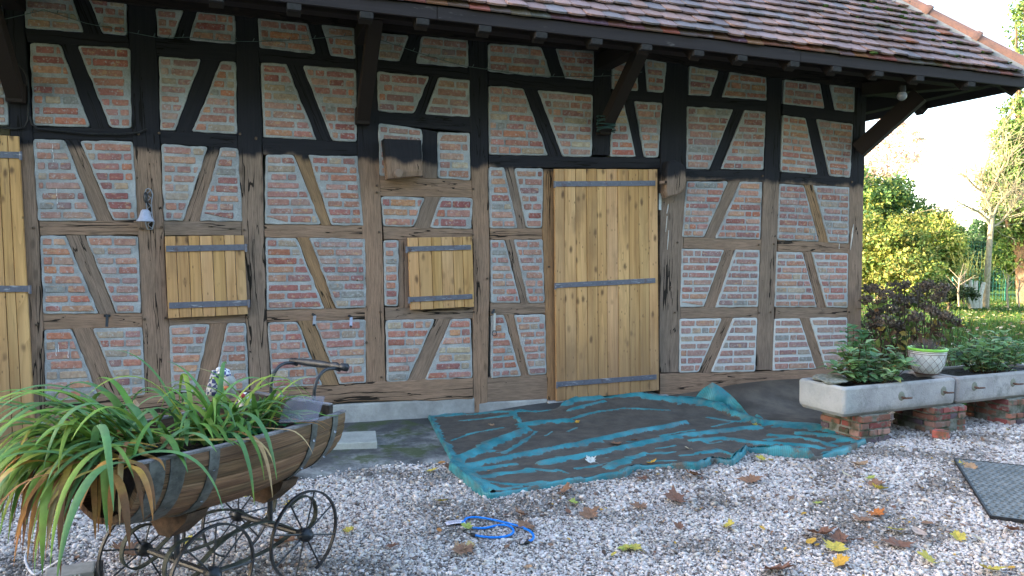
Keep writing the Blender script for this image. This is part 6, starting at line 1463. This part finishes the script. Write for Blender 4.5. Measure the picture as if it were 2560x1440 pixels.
tagp(mb.build('acrylic_sheet',MAT['acryl']),'clear plastic sheet leaning in the right end of the barrel cart','sheet')
# ---------------------------------------------------------------- strap leaved plants
def blade(mb,root,az,el,L,Wd,droop,col,tipc,tipstart,rnd,twist=0.0,floorz=0.1):
    n=16; p=Vector(root); d=Vector((math.cos(az)*math.cos(el),math.sin(az)*math.cos(el),math.sin(el))); ds=L/n; rows=[]; side=Vector((-math.sin(az),math.cos(az),0))
    side=(Matrix.Rotation(twist,3,'Z')@side)
    for i in range(n+1):
        t=i/n; w_=Wd*(0.55+0.9*t if t<0.35 else 0.865*(1-((t-0.35)/0.65)**2.2))*0.5+0.0008
        s=side-d*side.dot(d); s.normalize(); nr=s.cross(d); 
        k_=sst(tipstart,min(1,tipstart+0.18),t); c=tuple(lerp(col[j],tipc[j],k_)*rnd.uniform(0.93,1.07) for j in range(3)); mb.col=(*c,1)
        rows.append((mb.vert(p-s*w_+nr*w_*0.30),mb.vert(p),mb.vert(p+s*w_+nr*w_*0.30)))
        p=p+d*ds; q_=p-C0; u_=q_.dot(cu); n_=q_.dot(cn)-NC
        if -0.61<u_<0.53 and abs(n_)<br_(u_)+0.018 and p.z<ZR+0.012 and i>1:
            p.z=ZR+0.012; d.z=max(d.z,0.02); d.normalize()
        d=(d+Vector((0,0,-droop*ds*(0.5+1.6*t))))+rvec(rnd)*0.03; d.normalize()
    for a,b in zip(rows[:-1],rows[1:]): mb.face((a[0],b[0],b[1],a[1])); mb.face((a[1],b[1],b[2],a[2]))
GA=[(0.11,0.22,0.05),(0.13,0.27,0.055),(0.10,0.21,0.08),(0.19,0.31,0.06),(0.13,0.26,0.10),(0.24,0.33,0.06)]; TI=[(0.42,0.27,0.04),(0.34,0.17,0.06),(0.42,0.30,0.15),(0.27,0.13,0.04)]
def strapplant(label,c,n,az0,spr,Lr,Wr,seed,dry=0.2,elr=(0.5,1.35),rad=0.12):
    rnd=random.Random(seed); t=thing('strap_leaved_plant',label,'plant',tuple(c),'strap leaved plants in the cart'); g=MB(); y=MB()
    for i in range(n):
        az=az0+rnd.gauss(0,spr); isd=rnd.random()<dry; root=Vector(c)+Vector((rnd.gauss(0,rad),rnd.gauss(0,rad),rnd.uniform(-0.03,0.02)))
        L=rnd.uniform(*Lr); el=rnd.uniform(*elr); 
        if isd: cc=rnd.choice([(0.38,0.22,0.04),(0.30,0.16,0.05),(0.24,0.12,0.05),(0.42,0.31,0.08)]); blade(y,root,az,el*0.6,L*0.9,rnd.uniform(*Wr)*0.8,rnd.uniform(5.5,9),cc,rnd.choice(TI[1:]+[(0.15,0.08,0.04)]),0.4,rnd)
        else: blade(g,root,az,el,L,rnd.uniform(*Wr),rnd.uniform(2.6,5.8),rnd.choice(GA),rnd.choice(TI+GA+GA+GA+GA+GA),rnd.uniform(0.72,1.0),rnd)
    g.build('green_leaves',MAT['blade'],t,smooth=True); y.build('withered_leaves',MAT['dryleaf'],t,smooth=True)
AL=math.atan2(-cu.y,-cu.x)   # direction of the left end of the barrel
strapplant('big clump of arching strap leaves spilling over the left end of the barrel cart',CP(-0.47,-0.06,0.76),165,AL-0.52,0.74,(0.40,0.76),(0.026,0.044),1,0.36,(0.25,1.1),0.085)
strapplant('clump of green strap leaves in the middle of the barrel cart',CP(-0.13,0.0,0.72),60,AL-0.8,1.5,(0.40,0.66),(0.020,0.034),2,0.08,(0.45,1.25),0.09)
strapplant('smaller tuft of strap leaves near the handle end of the barrel cart',CP(0.13,0.03,0.72),40,-0.9,1.4,(0.25,0.46),(0.018,0.030),3,0.12,(0.4,1.2),0.05)
strapplant('half withered strap leaves hanging over the open left end of the barrel',CP(-0.575,0.0,0.765),64,AL+0.05,0.75,(0.34,0.62),(0.024,0.042),7,0.48,(0.2,0.9),0.10)
# clover
rnd=random.Random(9); mb=MB()
for i in range(150):
    u=rnd.uniform(-0.2,0.38); n_=rnd.uniform(0.02,0.24); c=CP(u,n_,ZR-0.03+rnd.uniform(-0.02,0.03)); v=rnd.uniform(0.6,1.2); mb.col=(0.035*v,0.17*v,0.06*v,1)
    for k_ in range(3):
        a=k_*2.1+i; leafquad(mb,c,Vector((math.cos(a),math.sin(a),0.15)),Vector((0,0,1)),0.022,0.022,(0.035*v,0.17*v,0.06*v))
tagp(mb.build('clover',MAT['leaf']),'low dark green clover covering the soil in the barrel cart','plant',kind='stuff')
mb=MB(); c=CP(0.22,0.0,ZR+0.0)
for i in range(46): d=rvec(rnd); d.z=abs(d.z); leafquad(mb,c+d*rnd.uniform(0.01,0.07),d,Vector((0,0,1)),0.05,0.03,(0.10*rnd.uniform(.6,1.2),0.20,0.05))
tagp(mb.build('young_weed',MAT['leaf']),'young leafy weed beside the dark head board of the barrel cart','plant')
# ---------------------------------------------------------------- garden figurines
def checks(name,c1,c2,scale):
    k=NM(name,0.6,0.3); ck=k.n.new('ShaderNodeTexChecker'); ck.inputs['Scale'].default_value=scale; k.l.new(k.vec('pos'),ck.inputs['Vector']); ck.inputs[1].default_value=(*c1,1); ck.inputs[2].default_value=(*c2,1)
    return k.done(ck.outputs[0])
f0=A(553,985,3.95); t=thing('garden_figurine','small garden figurine in a blue and white checked dress and hat in the cart','figurine',tuple(f0-Vector((0,0,0.05))))
mb=MB(); b0=A(540,975,3.95); mb.lathe([(0.0001,0.12),(0.022,0.115),(0.030,0.08),(0.045,0.03),(0.055,-0.01),(0.04,-0.015)],b0+Vector((0,0,-0.01)),16); mb.build('dress',checks('blue check cloth',(0.03,0.035,0.10),(0.33,0.33,0.32),46),t,smooth=True)
GW=simplec('painted plaster',(0.35,0.34,0.31)); WHP=simplec('white plaster',(0.62,0.60,0.60))
mb=MB(); bm=bmesh.new(); bmesh.ops.create_uvsphere(bm,u_segments=14,v_segments=10,radius=0.036); mb.addbm(bm,Matrix.Translation(A(571,955,3.93))@Matrix.Diagonal((1.1,1,1,1))); bm=bmesh.new(); bmesh.ops.create_uvsphere(bm,u_segments=12,v_segments=8,radius=0.038); mb.addbm(bm,Matrix.Translation(A(575,975,3.97))@Matrix.Diagonal((0.9,1,1.2,1))); mb.build('head',GW,t,smooth=True)
mb=MB(); hp_=A(562,934,3.94); mb.lathe([(0.0001,0.03),(0.018,0.026),(0.030,0.008),(0.038,-0.006),(0.030,-0.008)],hp_,14,Matrix.Rotation(0.3,3,'Y')); mb.build('hat',checks('blue check cap',(0.06,0.06,0.2),(0.6,0.6,0.6),60),t,smooth=True)
mb=MB(); bm=bmesh.new(); bmesh.ops.create_uvsphere(bm,u_segments=10,v_segments=8,radius=0.015); mb.addbm(bm,Matrix.Translation(A(548,924,3.94))@Matrix.Diagonal((1.2,1,0.9,1))); mb.build('pompom',WHP,t,smooth=True)
mb=MB(); bm=bmesh.new(); bmesh.ops.create_uvsphere(bm,u_segments=10,v_segments=8,radius=0.013); mb.addbm(bm,Matrix.Translation(A(566,971,3.90))@Matrix.Diagonal((1.4,1,1,1))); mb.build('beak',simplec('orange paint',(0.45,0.14,0.05)),t,smooth=True)
f1=A(613,1000,3.85); t=thing('garden_figurine','white round figurine head with a red cheek, lying right of the checked one','figurine',tuple(f1-Vector((0,0,0.04))))
mb=MB(); bm=bmesh.new(); bmesh.ops.create_uvsphere(bm,u_segments=16,v_segments=12,radius=0.040)
for v_ in bm.verts:
    if v_.co.z<-0.01: v_.co.x*=0.75; v_.co.y*=0.8; v_.co.z*=1.3
mb.addbm(bm,Matrix.Translation(f1)@Matrix.Rotation(0.35,4,'Y')); mb.build('head',WHP,t,smooth=True)
mb=MB(); bm=bmesh.new(); bmesh.ops.create_uvsphere(bm,u_segments=10,v_segments=8,radius=0.015); mb.addbm(bm,Matrix.Translation(A(606,990,3.815))); mb.build('cheek',simplec('red paint',(0.42,0.05,0.05)),t,smooth=True)
mb=MB(); mb.tube([A(614,987,3.808),A(618,983,3.808),A(624,980,3.815)],0.004,6); mb.build('eye',MAT['black'],t)
# crumpled dry leaf among the blades
mb=MB(); leafmesh(mb,tuple(A(338,1010,3.0)),0.035,1.0,1.6,0.9,TN,'oval',5); tagp(mb.build('fallen_leaf',MAT['dryleaf']),'dry pinkish leaf caught on top of the strap leaves','leaf','fallen leaves on the yard')
# ---------------------------------------------------------------- grey louvred box on the ground, bottom left
g0=Gz(175,1440,0.0); GM=Matrix.Rotation(0.15,3,'Z'); bc=Vector((g0.x,g0.y,0)); BX=simplec('dirty grey plastic',(0.30,0.29,0.27),0.6)
t=thing('louvred_box','grey plastic floodlight box with a slotted front at the bottom left corner','box',tuple(bc))
c=Gz(172,1425,0.11)
mb=MB(); mb.box((c.x,c.y+0.02,0.055),(0.20,0.13,0.10),GM,ch=0.008); mb.build('casing',BX,t)
mb=MB(); 
for i in range(8): mb.box(Vector((c.x,c.y+0.02,0.06))+GM@Vector((-0.075+i*0.0165,-0.070,0.015)),(0.006,0.012,0.05),GM)
mb.box(Vector((c.x,c.y+0.02,0.09))+GM@Vector((-0.02,-0.072,0.0)),(0.14,0.012,0.008),GM); mb.build('louvres',simplec('pale plastic',(0.5,0.49,0.46)),t)
mb=MB(); mb.box(Vector((c.x,c.y+0.02,0.05))+GM@Vector((0.118,0.0,0.0)),(0.03,0.13,0.10),GM,ch=0.004); mb.build('end_cap',MAT['black'],t)
mb=MB(); mb.tube(smooth_pts([Gz(150,1400,0.10),Gz(110,1425,0.03),Gz(88,1440,0.02),Gz(72,1425,0.02),Gz(62,1400,0.02),Gz(64,1385,0.04),Gz(72,1372,0.07)],2),0.006,7); tagp(mb.build('white_cable',simplec('white cable',(0.55,0.54,0.58))),'thin white cable curling from the grey box at the bottom left','cable')
